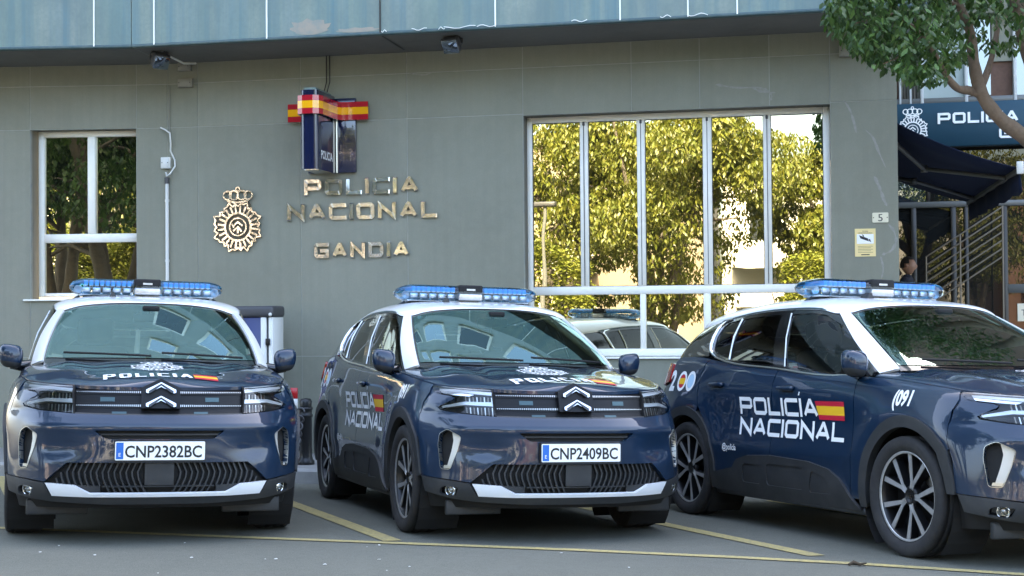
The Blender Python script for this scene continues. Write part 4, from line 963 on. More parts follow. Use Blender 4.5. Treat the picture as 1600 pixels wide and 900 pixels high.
M['pvc'] = mat('white_pvc', (.70, .70, .66), .5)
M['beige'] = mat('beige_box', (.26, .25, .21), .6)
M['lampgrey'] = mat('floodlight_grey', (.07, .07, .075), .5, .2)
M['cable'] = mat('black_cable', (.012, .012, .012), .6)
M['brick'] = mat('brick_red', (.15, .085, .06), .85, noise=[(18, .6, (.11, .062, .045), 4)])
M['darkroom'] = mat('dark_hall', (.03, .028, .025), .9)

st = empty('police_station', 'grey stone clad police station front under a blue fascia band', 'building', None, MR)
FL = empty('left_wing'); FL.parent = st; FL.matrix_local = MR.inverted() @ ML       # the left stretch is a part of the same building
SOF = 3.865; Z = [-1.1, .556, 3.140, 3.634, SOF]; J = .004
def wall_panel(x0, x1, z0, z1, par, k):
    g = Geo(); g.box(x0 + J, x1 - J, 0 + random.uniform(-.0012, .0012), .03, z0 + J, z1 - J); return g.obj('wall_panel', M['stone' if k % 3 else 'stone2'], par)
rects = []
for a, b in zip([0, .37, 1.591, 2.815], [.37, 1.591, 2.815, 4.103]):
    rects += [(a, b, z0, z1) for z0, z1 in zip(Z[:-1], Z[1:])]
for a, b in zip([4.103, 4.93, 5.755, 6.53], [4.93, 5.755, 6.53, 7.309]): rects.append((a, b, -1.1, .541))
for a, b in zip([4.103, 5.270, 5.985, 6.70], [5.270, 5.985, 6.70, 7.309]): rects += [(a, b, 3.128, Z[3]), (a, b, Z[3], Z[4])]
rects += [(7.309, 7.973, z0, z1) for z0, z1 in zip(Z[:-1], Z[1:])]
for k, r in enumerate(rects): wall_panel(*r, st, k)
rl = [(-.357, 0, z0, z1) for z0, z1 in zip(Z[:-1], Z[1:])] + [(-1.586, -.357, -1.1, .556), (-1.586, -.357, .556, 1.215), (-1.586, -.357, 3.143, Z[3]), (-1.586, -.357, Z[3], Z[4])]
for a, b in ((-2.85, -1.586), (-4.1, -2.85), (-5.3, -4.1)): rl += [(a, b, z0, z1) for z0, z1 in zip(Z[:-1], Z[1:])]
for k, r in enumerate(rl): wall_panel(*r, FL, k)
# mortar bed behind the panels with the window openings left free
def bed(x0, x1, op, par, n0=.004):
    g = Geo(); hole = [(op[0] + .002, op[2] + .002), (op[1] - .002, op[2] + .002), (op[1] - .002, op[3] - .002), (op[0] + .002, op[3] - .002)]
    g.prism([(x0, -1.15), (x1, -1.15), (x1, SOF + .01), (x0, SOF + .01)], n0, .06, lambda p, h: (p[0], h, p[1]), [hole]); g.obj('mortar_bed', M['mortar'], par)
bed(0, 7.96, (4.103, 7.309, .541, 3.128), st); bed(-5.3, 0, (-1.586, -.357, 1.215, 3.143), FL)
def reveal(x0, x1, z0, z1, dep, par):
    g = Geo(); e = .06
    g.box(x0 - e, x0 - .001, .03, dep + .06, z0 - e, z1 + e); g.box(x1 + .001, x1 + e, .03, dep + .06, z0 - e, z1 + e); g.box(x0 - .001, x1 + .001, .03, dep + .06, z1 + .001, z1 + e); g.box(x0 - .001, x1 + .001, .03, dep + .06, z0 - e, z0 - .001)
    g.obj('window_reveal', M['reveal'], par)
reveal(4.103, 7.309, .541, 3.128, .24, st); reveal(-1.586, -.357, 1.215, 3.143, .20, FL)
def frame_bar(x0, x1, z0, z1, n0, n1, par, m=None, nm='frame', r=.006):
    g = Geo(); g.rbox(x0, x1, n0, n1, z0, z1, r, 1); return g.obj(nm, m or M['alu'], par)
def pane(x0, x1, z0, z1, n, par, m, tilt=.0012, lean=0.):
    g = Geo(); a, b = random.uniform(-tilt, tilt), random.uniform(-tilt, tilt) + lean; cx, cz = (x0 + x1) / 2, (z0 + z1) / 2
    g.add([(x, n + (x - cx) * a + (z - cz) * b, z) for x, z in ((x0, z0), (x1, z0), (x1, z1), (x0, z1))], [(0, 1, 2, 3)])
    return g.obj('pane', m, par)
wn = empty('window'); wn.parent = st; n0, n1 = .20, .26
X = [4.104, 4.161, 4.684, 4.772, 5.300, 5.385, 5.996, 6.090, 6.625, 6.705, 7.237, 7.308]
frame_bar(X[0], X[1], .541, 3.127, n0, n1, wn); frame_bar(X[10], X[11], .541, 3.127, n0, n1, wn)
frame_bar(X[1], X[10], 3.062, 3.127, n0, n1, wn); frame_bar(X[1], X[10], 1.201, 1.290, n0, n1, wn); frame_bar(X[1], X[10], .541, .622, n0, n1, wn)
for i in (1, 3, 5, 7, 9): pane(X[i] - .004, X[i + 1] + .004, 1.28, 3.07, .235, wn, M['mirror'])
for i in (2, 4, 6, 8):
    frame_bar(X[i], X[i + 1], 1.290, 3.062, n0 - (.012 if i in (4, 6) else 0), n1, wn)
    g = Geo(); g.box((X[i] + X[i + 1]) / 2 - .003, (X[i] + X[i + 1]) / 2 + .003, n0 - .015, n0 - .0, 1.30, 3.05); g.obj('gasket', M['cable'], wn)
    g = Geo(); g.rbox((X[i] + X[i + 1]) / 2 - .012, (X[i] + X[i + 1]) / 2 + .012, n0 - .02, n0 + .01, 3.02, 3.06, .004, 1); g.obj('catch', M['lampgrey'], wn)
for a, b in ((5.317, 5.378), (5.987, 6.061)): frame_bar(a, b, .622, 1.201, n0, n1, wn)
for a, b in ((X[1], 5.317), (5.378, 5.987), (6.061, X[10])): pane(a - .004, b + .004, .615, 1.21, .235, wn, M['mirror'], .0008, .019)
for i in (1, 3, 5, 7, 9):   # dark rubber line round each pane
    g = Geo(); a, b = X[i], X[i + 1]
    for q in ((a, a + .006, 1.29, 3.062), (b - .006, b, 1.29, 3.062), (a, b, 1.29, 1.296), (a, b, 3.056, 3.062)): g.box(q[0], q[1], .225, .234, q[2], q[3])
    g.obj('gasket', M['cable'], wn)
g = Geo(); g.rbox(4.10, 7.312, -.03, .20, .520, .5405, .004, 1); g.obj('sill', M['alu'], wn)
wl = empty('window'); wl.parent = FL; n0, n1 = .16, .22
frame_bar(-1.555, -1.487, 1.243, 3.142, n0, n1, wl); frame_bar(-.41, -.358, 1.243, 3.142, n0, n1, wl)
frame_bar(-1.487, -.41, 3.075, 3.142, n0, n1, wl); frame_bar(-1.487, -.41, 1.862, 1.962, n0, n1, wl); frame_bar(-1.487, -.41, 1.243, 1.286, n0, n1, wl)
frame_bar(-.977, -.887, 1.962, 3.075, n0 - .01, n1, wl)
for q in ((-1.49, -.974, 1.958, 3.08), (-.89, -.405, 1.958, 3.08), (-1.49, -.405, 1.28, 1.866)): pane(*q, .195, wl, M['mirror'])
g = Geo(); g.rbox(-1.66, -.34, -.035, .155, 1.194, 1.2145, .005, 1); g.obj('sill', M['alu'], wl)
# soffit and fascia
FD_ = -1.0
def mitre(x, n): return x    # both stretches meet on the bisector
bis = math.tan((PL - PR) / 2)
g = Geo(); t = .0
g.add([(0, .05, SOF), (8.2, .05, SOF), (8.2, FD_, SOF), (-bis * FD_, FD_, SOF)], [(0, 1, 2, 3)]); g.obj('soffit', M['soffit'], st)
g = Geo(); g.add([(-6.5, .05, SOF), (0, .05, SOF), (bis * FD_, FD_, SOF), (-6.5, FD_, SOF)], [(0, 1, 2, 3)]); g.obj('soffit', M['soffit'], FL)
fz0, fz1 = SOF + .004, SOF + 1.35
xj = [fac(u, 20, FD_)[0] for u in (241, 417, 594, 774, 969, 1075, 1152)] + [7.4, 8.2]
x0 = -bis * FD_
for k, x in enumerate(xj):
    g = Geo(); g.box(x0 + .004, x - .004, FD_, FD_ + .05, fz0, fz1); g.obj('fascia_panel', M['fascia'], st)
    if k < len(xj) - 1:
        g = Geo(); g.box(x - .007, x + .007, FD_ - .012, FD_ + .02, fz0 + .01, fz1); g.obj('joint_cover', M['bronze' if k == 2 else 'alu'], st)
    x0 = x
x1 = bis * FD_
for k, x in enumerate([fac(u, 20, FD_, ML)[0] for u in (147,)] + [-2.2, -3.5, -5.0, -6.5]):
    g = Geo(); g.box(x + .004, x1 - .004, FD_, FD_ + .05, fz0, fz1); g.obj('fascia_panel', M['fascia'], FL)
    g = Geo(); g.box(x - .007, x + .007, FD_ - .012, FD_ + .02, fz0 + .01, fz1); g.obj('joint_cover', M['alu'], FL); x1 = x
g = Geo(); g.rbox(-bis * FD_, 8.2, FD_ - .008, FD_ + .07, fz0 - .008, fz0 + .026, .006, 1); g.obj('drip_edge', M['dripteal'], st)
g = Geo(); g.rbox(-6.5, bis * FD_, FD_ - .008, FD_ + .07, fz0 - .008, fz0 + .026, .006, 1); g.obj('drip_edge', M['dripteal'], FL)
for (u, v, w_, h_) in ((485, 53, 70, 26), (560, 50, 75, 8)):     # where the paint has come off
    cx, cz = fac(u, v, FD_); k = 14.2 / FPX; pts = []
    for i in range(22):
        q = 2 * math.pi * i / 22; rr = .9 + .12 * math.sin(i * 2.3) + .06 * random.random(); pts.append((cx + math.cos(q) * w_ * k / 2 * rr, fz0 + .028 + (math.sin(q) + 1) * h_ * k * .5 * rr))
    g = Geo(); g.prism(pts, FD_ - .003, FD_ - .001, lambda p, h: (p[0], h, p[1])); g.obj('paint_loss', M['rustpatch'], st)
for u, v, ln in ((655, 45, 24), (718, 36, 50), (760, 39, 30), (690, 46, 10), (905, 26, 24), (1090, 24, 30), (600, 52, 8), (1040, 20, 16)):   # curls of torn film along the edge
    cx, cz = fac(u, v, FD_ - .02); k = 14.2 / FPX; g = Geo()
    g.tube([(cx + k * ln * (t - .5), FD_ - .018 - .01 * math.sin(3 * t), fz0 + .022 + .012 * math.sin(7 * t + u)) for t in np.linspace(0, 1, 7)], .004, 5); g.obj('torn_film', M['alu'], st)
g = Geo(); p0, p1 = facz(594, 54, SOF - .002), facz(632, 78, SOF - .002); g.add([(p0[0] - .012, p0[1], SOF - .003), (p0[0] + .012, p0[1], SOF - .003), (p1[0] + .012, p1[1], SOF - .003), (p1[0] - .012, p1[1], SOF - .003)], [(0, 1, 2, 3)]); g.obj('soffit_joint', M['cable'], st)
for pts, w_ in (([(1118, 132), (1150, 137), (1185, 137), (1200, 143)], .05), ([(1175, 137), (1190, 143), (1212, 145)], .035), ([(1200, 141), (1206, 150), (1203, 157)], .03), ([(1318, 156), (1328, 172), (1334, 190), (1338, 208)], .03), ([(1352, 203), (1364, 215), (1372, 235), (1384, 262)], .03),
                ([(1366, 275), (1375, 295), (1381, 312), (1386, 322)], .04), ([(1388, 350), (1397, 362), (1400, 378), (1392, 392), (1378, 398)], .035), ([(1376, 400), (1380, 420), (1377, 436)], .025), ([(640, 115), (662, 117), (676, 113)], .02), ([(215, 430), (222, 448), (226, 462)], .018)):
    q = [fac(*p) for p in pts]; q = [tuple(v) for v in hermite(np.arange(len(q)), np.array(q), np.linspace(0, len(q) - 1, len(q) * 4))]
    L, R, m_ = stroke(q, w_); g = Geo(); n_ = len(q); wv = [random.uniform(.25, 1.0) for _ in q]; wv[0] = wv[-1] = .1
    L = [np.array(c_) + (l - np.array(c_)) * k_ for l, c_, k_ in zip(L, q, wv)]; R = [np.array(c_) + (r - np.array(c_)) * k_ for r, c_, k_ in zip(R, q, wv)]
    g.add([(p[0], -.0022, p[1]) for p in L] + [(p[0], -.0022, p[1]) for p in R], [(i, i + 1, i + 1 + n_, i + n_) for i in range(n_ - 1)]); g.obj('lime_streak', M['stain'], st)
# storeys above, seen only by the daylight they hold back
g = Geo(); g.box(-.1, 8.2, FD_ + .06, 12, SOF + .03, 16.5); g.obj('upper_storeys', M['panelteal'], st)
g = Geo(); g.box(-16, .1, FD_ + .06, 12, SOF + .03, 16.5); g.obj('upper_storeys', M['panelteal'], FL)
for k in range(5):
    for j in range(3):
        frame_bar(.7 + k * 1.5, 1.7 + k * 1.5, 5.7 + j * 2.7, 7.1 + j * 2.7, FD_ - .02, FD_ + .1, st, M['alu'], 'upper_window'); 
        o_ = pane(.78 + k * 1.5, 1.62 + k * 1.5, 5.78 + j * 2.7, 7.02 + j * 2.7, FD_ - .024, st, M['storeyglass']); o_.name = 'upper_pane'
# return wall at the corner, then the recessed entrance front
g = Geo(); g.box(7.90, 7.970, .03, 7.5, -1.15, SOF + 1.3); g.obj('return_wall', M['stone'], st)
EN = 5.8
en = empty('station_entrance', 'recessed glazed entrance with dark frames and a blue sign band over it', 'building', None, MR)
def E(u, v, n=EN): return fac(u, v, n)
zt = E(1500, 318)[1]; sb0 = E(1500, 232)[1]; sb1 = E(1500, 164)[1]
for (u0, u1) in ((1424, 1432), (1486, 1494), (1507, 1513), (1566, 1574), (1640, 1648)):
    a, b = E(u0, 400)[0], E(u1, 400)[0]; frame_bar(a, b, -1.1, zt - .05 if u0 != 1432 else sb0, EN - .06, EN + .06, en, M['bronze'], 'mullion', .004)
frame_bar(7.98, 13, zt - .05, zt + .03, EN - .07, EN + .06, en, M['greyframe'], 'transom', .004)
frame_bar(E(1574, 450)[0], 13, E(1585, 458)[1], E(1585, 444)[1], EN - .065, EN + .05, en, M['greyframe'], 'transom', .004)
xs_ = [7.98, E(1424, 400)[0], E(1486, 400)[0], E(1507, 400)[0], E(1566, 400)[0], E(1640, 400)[0], 13]
for a, b in zip(xs_[:-1], xs_[1:]): pane(a, b, -1.1, zt - .05, EN, en, M['doorglass'], .004)
pane(7.98, E(1450, 300)[0], zt + .03, sb0, EN, en, M['upperglass'], .003); pane(E(1450, 300)[0], 13, zt + .03, sb0, EN, en, M['doorglass'], .003)
frame_bar(E(1447, 300)[0], E(1453, 300)[0], zt + .03, sb0, EN - .05, EN + .04, en, M['bronze'], 'mullion', .004)
g = Geo(); g.rbox(7.98, 14, EN - .30, EN - .16, sb0, sb1, .01, 1); sband = g.obj('sign_band', M['signblue'], en)
# upper storey over the sign: glazing between white posts, brick beyond
zu = sb1
g = Geo(); g.box(7.98, 40, EN + .02, EN + .3, zu, 22); g.obj('brick_wall', M['brick'], en)  # run on out of view so the windscreen mirrors wall, not sky
def upane(u0, u1, v0, v1, m, n=EN): a, b = E(u0, 120, n)[0], E(u1, 120, n)[0]; pane(a, b, E(1500, v0, n)[1], E(1500, v1, n)[1], n, en, m, .004).name = 'upper_pane'
upane(1405, 1438, 168, -60, M['reveal'], EN - .02); upane(1441, 1506, 158, -60, M['panelteal'], EN - .02); upane(1511, 1548, 150, 20, M['upperglass'], EN - .02); upane(1586, 1660, 160, -60, M['upperglass'], EN - .02)
g = Geo(); a, b_ = E(1549, 60)[0], E(1583, 60)[0]; g.box(a, b_, EN - .03, EN + .03, E(1565, 96)[1], 12); g.obj('wall_infill', M['stone2'], en)
for u0, u1 in ((1404, 1407), (1420, 1423), (1437, 1442), (1506, 1511), (1582, 1587)):
    frame_bar(E(u0, 120)[0], E(u1, 120)[0], zu, 9, EN - .10, EN + .03, en, M['whitem'], 'post', .003)
for u0 in (1411, 1415, 1426, 1431):
    frame_bar(E(u0, 120)[0], E(u0 + 1.2, 120)[0], zu, E(1500, 60)[1], EN - .05, EN - .02, en, M['bronze'], 'bar', .002)
frame_bar(7.98, 14, zu, E(1500, 153)[1], EN - .09, EN + .02, en, M['greyframe'], 'ledge', .004)
frame_bar(E(1441, 20)[0], 14, E(1500, 28)[1], E(1500, -12)[1], EN - .25, EN + .02, en, M['stone2'], 'lintel', .004)
# dark sheet in place of the dim hall; stair rails before the glass
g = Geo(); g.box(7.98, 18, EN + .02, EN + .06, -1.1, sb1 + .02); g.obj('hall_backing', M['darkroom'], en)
rails = Geo()
def sloping_rail(u0, v0, u1, v1):  # plain sloping tube of the railing, evenly coloured
    a, b = E(u0, v0, EN - .55), E(u1, v1, EN - .55); g = Geo(); g.tube([(a[0], EN - .55, a[1]), (b[0], EN - .55, b[1])], .011, 6); return g
ra = empty('stair_railing', 'sloping metal stair railing of parallel bars beside the glass entrance', 'railing', None, MR)
for k in range(7): sloping_rail(1446, 402 + k * 13, 1568, 322 + k * 13).obj('rail_bar', M['railbrown'], ra)
for u in (1447, 1500, 1566):
    f = (u - 1446) / 122; a = E(u, 402 - 80 * f, EN - .55); b = E(u, 402 + 78 - 80 * f, EN - .55)
    g = Geo(); g.tube([(a[0], EN - .55, a[1]), (b[0], EN - .55, -1.0)], .013, 6); g.obj('rail_post', M['railbrown'], ra)
# awning fixed to the return wall
aw = empty('awning', 'dark navy retractable awning sloping out over the entrance', 'awning', None, MR)
zA = fac(1405, 190, .45)[1]; Bx, zB = fac(1592, 262, .45); nD = 4.9; Cx = Bx
A = Vector((7.975, .45, zA)); Bp = Vector((Bx, .45, zB)); Cp = Vector((Bx, nD, zB)); Dp = Vector((7.975, nD, zA - .05))
g = Geo(); k_ = 10; V = []; F = []
for i in range(k_ + 1):
    for j in range(7):
        u_, v_ = i / k_, j / 6; p = (A * (1 - u_) + Bp * u_) * (1 - v_) + (Dp * (1 - u_) + Cp * u_) * v_; p.z -= .05 * 4 * u_ * (1 - u_); V.append(p)
F = [(i * 7 + j, i * 7 + j + 1, (i + 1) * 7 + j + 1, (i + 1) * 7 + j) for i in range(k_) for j in range(6)]
g.add(V, F, True); cl_ = g.obj('cloth', M['awning'], aw)
md = cl_.modifiers.new('thick', 'SOLIDIFY'); md.thickness = .006
g = Geo(); g.rbox(Bx - .02, Bx + .03, .42, nD + .03, zB - .05, zB + .02, .01, 2); g.obj('front_bar', M['greyframe'], aw)
g = Geo(); k_ = 18; V = []
for i in range(k_ + 1):
    n_ = .45 + (nD - .45) * i / k_; V += [(Bx + .012 + .012 * math.sin(i * 1.7), n_, zB - .04), (Bx + .02 + .02 * math.sin(i * 1.7 + .6), n_, zB - .25 - .02 * (i % 2))]
g.add(V, [(2 * i, 2 * i + 1, 2 * i + 3, 2 * i + 2) for i in range(k_)], True); v_ = g.obj('valance', M['awning'], aw); v_.modifiers.new('thick', 'SOLIDIFY').thickness = .005
g = Geo(); g.rbox(Bx - .03, Bx + .04, .39, .42, zB - .07, zB + .06, .01, 2); g.obj('end_cap', M['pvc'], aw)
for n_, el_ in ((.9, 1.9), (4.4, 3.4)):
    e0 = Vector((7.99, n_, zA - .16)); e1 = Vector(((7.975 + Bx) / 2 - .2, el_, (zA + zB) / 2 - .10)); e2 = Vector((Bx - .02, n_ + .35 * (1 if n_ < 2 else -1), zB - .03))
    g = Geo(); g.tube([e0, e1], .028, 8); g.tube([e1, e2], .024, 8); g.lathe([(0, -.04), (.04, -.04), (.04, .04), (0, .04)], 12, 'z', e1[:]); g.obj('folding_arm', M['greyframe'], aw)

# ------------------------------------------------------------------ fixings on the wall
def on_wall(name, label, cat, group=None, Mx=MR): return empty(name, label, cat, group, Mx)
def sign_word(txt, u0, u1, v_base0, v_top, label, th, wf=None):
    x0, z0 = fac(u0, v_base0); x1, _ = fac(u1, v_base0); h = fac(u0, v_top)[1] - z0
    L = word_fit(txt, h, x1 - x0, h * .255, .20); t = on_wall('wall_lettering', label, 'sign lettering', 'brass lettering on the wall')
    for ch in L:
        g = Geo()
        ox = random.uniform(-.0, .004); rt = random.uniform(-.10, .10); rz = random.uniform(-.06, .06); xc = np.mean([p[0] for q in ch for p in q])
        for li, q in enumerate(ch):
            q = [np.array(p) for p in q]; c = np.mean(q, 0); f0 = -.030 - .0004 * (li % 5)
            # faces a hair tilted: hand-fixed polished letters
            top = [(x0 + p[0], f0 + (p[0] - xc) * rz + (p[1] - h / 2) * rt, z0 + p[1]) for p in [c + (p - c) * .88 for p in q]]
            mid = [(x0 + p[0], f0 + .006 + (p[0] - xc) * rz + (p[1] - h / 2) * rt, z0 + p[1]) for p in q]
            bot = [(x0 + p[0], -.001, z0 + p[1]) for p in q]
            g.add(top + mid + bot, [(0, 1, 2, 3)] + [(i, i + 4, (i + 1) % 4 + 4, (i + 1) % 4) for i in range(4)] + [(i + 4, i + 8, (i + 1) % 4 + 8, (i + 1) % 4 + 4) for i in range(4)])
        g.obj('letter', M['brass'], t)
sign_word('POLICIA', 476, 655, 306.5, 281, 'brass letters reading POLICIA, top line of the wall lettering', .2)
sign_word('NACIONAL', 450, 684, 345.5, 320, 'brass letters reading NACIONAL, middle line of the wall lettering', .2)
sign_word('GANDIA', 492, 640, 404, 380, 'brass letters reading GANDIA, lowest line of the wall lettering', .2)
cz = fac(373.5, 352); badge = on_wall('wall_crest', 'brass crowned sunburst police crest fixed to the grey wall', 'crest')
CH = fac(371, 296)[1] - fac(371, 397)[1]
out = crest_strokes(CH * .94)
bx, bz = cz[0], cz[1] - .02
ring = [(bx + p[0], bz + p[1]) for p in out[0][0]]
g = Geo(); g.prism(ring, -.016, -.002, lambda p, h: (p[0], h, p[1])); g.obj('back_plate', M['brassdark'], badge)
def relief(sts, nm, m, n_top):
    g = Geo()
    for li, (pts, w_, cl_) in enumerate(sts):
        L, R, m_ = stroke(pts, w_, cl_); n_ = len(pts)
        for i in range(m_):
            q = [R[i], R[(i + 1) % n_], L[(i + 1) % n_], L[i]]; f = n_top - .0004 * (li % 9)
            g.add([(bx + p[0], f, bz + p[1]) for p in q] + [(bx + p[0], -.014, bz + p[1]) for p in q], [(0, 1, 2, 3)] + [(k, k + 4, (k + 1) % 4 + 4, (k + 1) % 4) for k in range(4)])
    g.obj(nm, m, badge)
relief(out[:1], 'rim', M['brass'], -.030)
for s_ in out[1:25]: relief([s_], 'ray', M['brass'], -.028)
relief(out[25:31], 'medallion', M['brass'], -.034); relief(out[31:], 'crown', M['brass'], -.032)
g = Geo(); g.prism([(bx - .13, bz + .17), (bx + .13, bz + .17), (bx + .15, bz + .25), (bx + .09, bz + .31), (bx - .09, bz + .31), (bx - .15, bz + .25)], -.012, -.003, lambda p, h: (p[0], h, p[1])); g.obj('crown_back', M['brassdark'], badge)
# projecting police lamp with a flag ribbon round its head
lp = on_wall('police_lamp_sign', 'navy projecting police sign wrapped by a red and yellow flag ribbon', 'sign')
bp0, bp1 = fac(482, 270, -.03)[0], fac(557, 270, -.03)[0]; bz0, bz1 = fac(540, 270, -.03)[1], fac(540, 154, -.03)[1]
g = Geo(); g.rbox(bp0, bp1, -.05, -.005, bz0, bz1, .008, 2); g.obj('wall_plate', M['lampblue'], lp)
fx0, fx1 = fac(470, 200, -.60)[0], fac(497, 200, -.60)[0]; z0_, z1_ = fac(483, 264, -.62)[1], fac(483, 137, -.62)[1]
plan = rounded([(fx0, -.62), (fx1, -.62), (fx1 + .01, -.055), (fx0 - .01, -.055)], .045, 5)
g = Geo(); g.prism(plan, z0_, z1_ - .02, lambda p, h: (p[0], p[1], h), smooth=True); g.obj('lamp_body', M['lampblue'], lp)
g = Geo(); g.prism([(fx0 + .03, -.58), (fx1 - .03, -.58), (fx1 - .03, -.09), (fx0 + .03, -.09)], z1_ - .02, z1_ + .01, lambda p, h: (p[0], p[1], h)); g.obj('lamp_top', M['fascia'], lp)
for x_ in (fx1 - .012, fx0 + .012):
    g = Geo(); g.tube([(x_ , -.585 if True else 0, z0_ + .01), (x_, -.585, z1_ - .05)], .006, 6); g.obj('edge_strip', M['satin'], lp)
g = Geo(); g.tube([(fx1 + .018, -.06, z0_ + .01), (fx1 + .018, -.06, z1_ - .1)], .016, 8); g.obj('edge_strip', M['satin'], lp)
rb0, rb1 = fac(540, 188, -.06)[1], fac(540, 160, -.06)[1]
tl = fac(450, 180, -.07)[0]; tr = fac(575, 175, -.07)[0]; o_ = .028
wrap = [(tl, -.065), (fx0 - .05, -.065), (fx0 - .03, -.12), (fx0 - o_, -.30), (fx0 - o_ - .004, -.56), (fx0 - .012, -.625), (fx0 + .04, -.65), (fx1 - .04, -.65), (fx1 + .012, -.625), (fx1 + o_ + .004, -.56), (fx1 + o_ + .006, -.30), (fx1 + .045, -.13), (fx1 + .08, -.072), (fx1 + .16, -.065), (tr, -.065)]
from_ = [Vector((p[0], p[1], 0)) for p in wrap]
def ribbon(za, zb, m, off):
    L, R, mm = stroke(wrap, .022 + off); n_ = len(wrap); V = []; F = []
    for p in list(R) + list(L): V += [(p[0], p[1], za), (p[0], p[1], zb)]
    for i in range(n_ - 1):
        a, b = 2 * i, 2 * (i + 1); c, d = 2 * (n_ + i), 2 * (n_ + i + 1)
        F += [(a, b, b + 1, a + 1), (c, c + 1, d + 1, d), (a + 1, b + 1, d + 1, c + 1), (a, c, d, b)]
    F += [(0, 1, 2 * n_ + 1, 2 * n_), (2 * n_ - 2, 4 * n_ - 2, 4 * n_ - 1, 2 * n_ - 1)]
    g = Geo(); g.add(V, F); g.obj('ribbon_stripe', m, lp)
hh = rb1 - rb0
ribbon(rb0, rb0 + hh * .30, M['ribred'], 0); ribbon(rb0 + hh * .30 + .0005, rb0 + hh * .70, M['ribyel'], .002); ribbon(rb0 + hh * .70 + .0005, rb1, M['ribred'], 0)
V, T, w_ = font_tris('POLICIA', .125, .78, .002)
g = Geo(); yc0 = -.55; g.add([(fx1 + .004 + .012 * (1 - 0), yc0 + p[0] * (.36 / w_), z0_ + .12 + p[1]) for p in V], T); g.obj('lettering', M['decal'], lp)
g = Geo(); g.lathe([(0, -.012), (.012, -.010), (.014, 0)], 10, 'y', (fac(552, 197, -.05)[0], -.05, fac(552, 197, -.05)[1])); g.obj('bolt', M['satin'], lp)
for k, u in enumerate((510, 515)):
    a = fac(u, 97, -.03); b = fac(u - 2, 148, -.05); g = Geo()
    g.tube([(a[0], -.03, SOF + .0), (a[0], -.03, a[1] - .12), (a[0] + .004, -.04, a[1] - .22), (b[0] - .01, -.08, b[1])], .006, 6); tag(g.obj('sign_cable', M['cable'], None, MR), 'thin black cable hanging from the soffit to the police lamp, ' + ('left' if k == 0 else 'right') + ' of two', 'cable')
# cable run, junction boxes, floodlights
def jbox(u0, v0, u1, v1, dep, label, m='beige'):
    a, b = fac(u0, v1), fac(u1, v0); t = on_wall('junction_box', label, 'junction box', 'junction boxes on the wall')
    g = Geo(); g.rbox(a[0], b[0], -dep, -.001, a[1], b[1], .006, 2); g.obj('case', M[m], t)
    g = Geo(); g.rbox(a[0] + .012, b[0] - .012, -dep - .006, -dep + .001, a[1] + .012, b[1] - .012, .004, 1); g.obj('lid', M[m], t)
    for sx in (a[0] + .02, b[0] - .02):
        g = Geo(); g.lathe([(0, -.003), (.006, -.003), (.006, 0)], 8, 'y', (sx, -dep - .006, (a[1] + b[1]) / 2)); g.obj('screw', M['lampgrey'], t)
    return t
jbox(281, 98, 300, 112, .06, 'upper beige junction box right below the soffit at left')
jbox(281, 123, 303, 138, .06, 'lower beige junction box of the pair left of the crest')
jbox(1311, 71, 1336, 90, .07, 'beige junction box high on the wall above the right window edge')
t = jbox(254, 246, 268, 264, .05, 'white switch box at the top of the white conduit', 'pvc')
cd = on_wall('cable_conduit', 'white conduit pipe running down the wall beside the small window', 'conduit')
a = fac(262, 275); g = Geo(); g.tube([(.004, -.02, a[1] - .05), (.004, -.02, -.6)], .020, 10); g.obj('pipe', M['pvc'], cd)
g = Geo(); g.tube([(.004, -.02, a[1] - .02), (.004, -.02, a[1] - .09)], .027, 10); g.obj('collar', M['lampgrey'], cd)
for zc_ in (2.3, 1.62, .9):
    g = Geo(); g.tube([(.004, -.02, zc_), (.004, -.02, zc_ + .03)], .025, 10); g.obj('clip', M['pvc'], cd)
pw = [(253, 200), (262, 204), (269, 209), (269, 225), (267, 236), (273, 250), (275, 260), (269, 272), (264, 276), (262, 270)]
q = [fac(*p) for p in pw]; g = Geo(); g.tube([(p[0], -.03 - .03 * math.sin(i), p[1]) for i, p in enumerate(q)], .010, 7); tag(g.obj('loose_cable', M['pvc'], None, MR), 'white cable loop curling above the switch box', 'cable')
g = Geo(); a = fac(272, 138); g.tube([(.035, -.012, 3.62), (.03, -.012, 3.1), (.05, -.014, 2.95)], .006, 6); tag(g.obj('wall_cable', M['beige'], None, MR), 'thin cable painted like the wall, above the white cable loop', 'cable')
def flood(u, v, yaw, label):
    n = -.72
    x = fac(u, v, n)[0]; z = fac(u, v, n)[1]
    t = on_wall('floodlight', label, 'floodlight', 'floodlights under the soffit'); Mx = Matrix.Translation((x, n, z)) @ Matrix.Rotation(yaw, 4, 'Z') @ Matrix.Rotation(math.radians(38), 4, 'X')
    g = Geo(); g.rbox(-.085, .085, -.06, .05, -.08, .08, .02, 2, Mx); g.rbox(-.08, .08, .04, .10, -.06, .06, .02, 2, Mx); g.obj('housing', M['lampgrey'], t)
    g = Geo(); g.rbox(-.085, .085, -.066, -.058, -.075, .075, .004, 1, Mx); g.obj('front_glass', M['upperglass'], t)
    g = Geo(); g.tube([Mx @ Vector((-.115, 0, 0)), Vector((x - .11, n, min(z + .10, SOF - .03))), Vector((x - .06, n + .02, SOF - .012)), Vector((x + .06, n + .02, SOF - .012)), Vector((x + .11, n, min(z + .10, SOF - .03))), Mx @ Vector((.115, 0, 0))], .009, 6); g.obj('bracket', M['lampgrey'], t)
    g = Geo(); g.lathe([(.05, 0), (.05, -.02), (0, -.02)], 14, 'z', (x, n + .02, SOF)); g.obj('mount', M['lampgrey'], t)
    return x, n, z
fx = flood(250, 94, math.radians(50), 'small grey floodlight hanging from the soffit above the small window')
flood(706, 69, math.radians(-8), 'grey floodlight hanging from the soffit right of the police lamp')
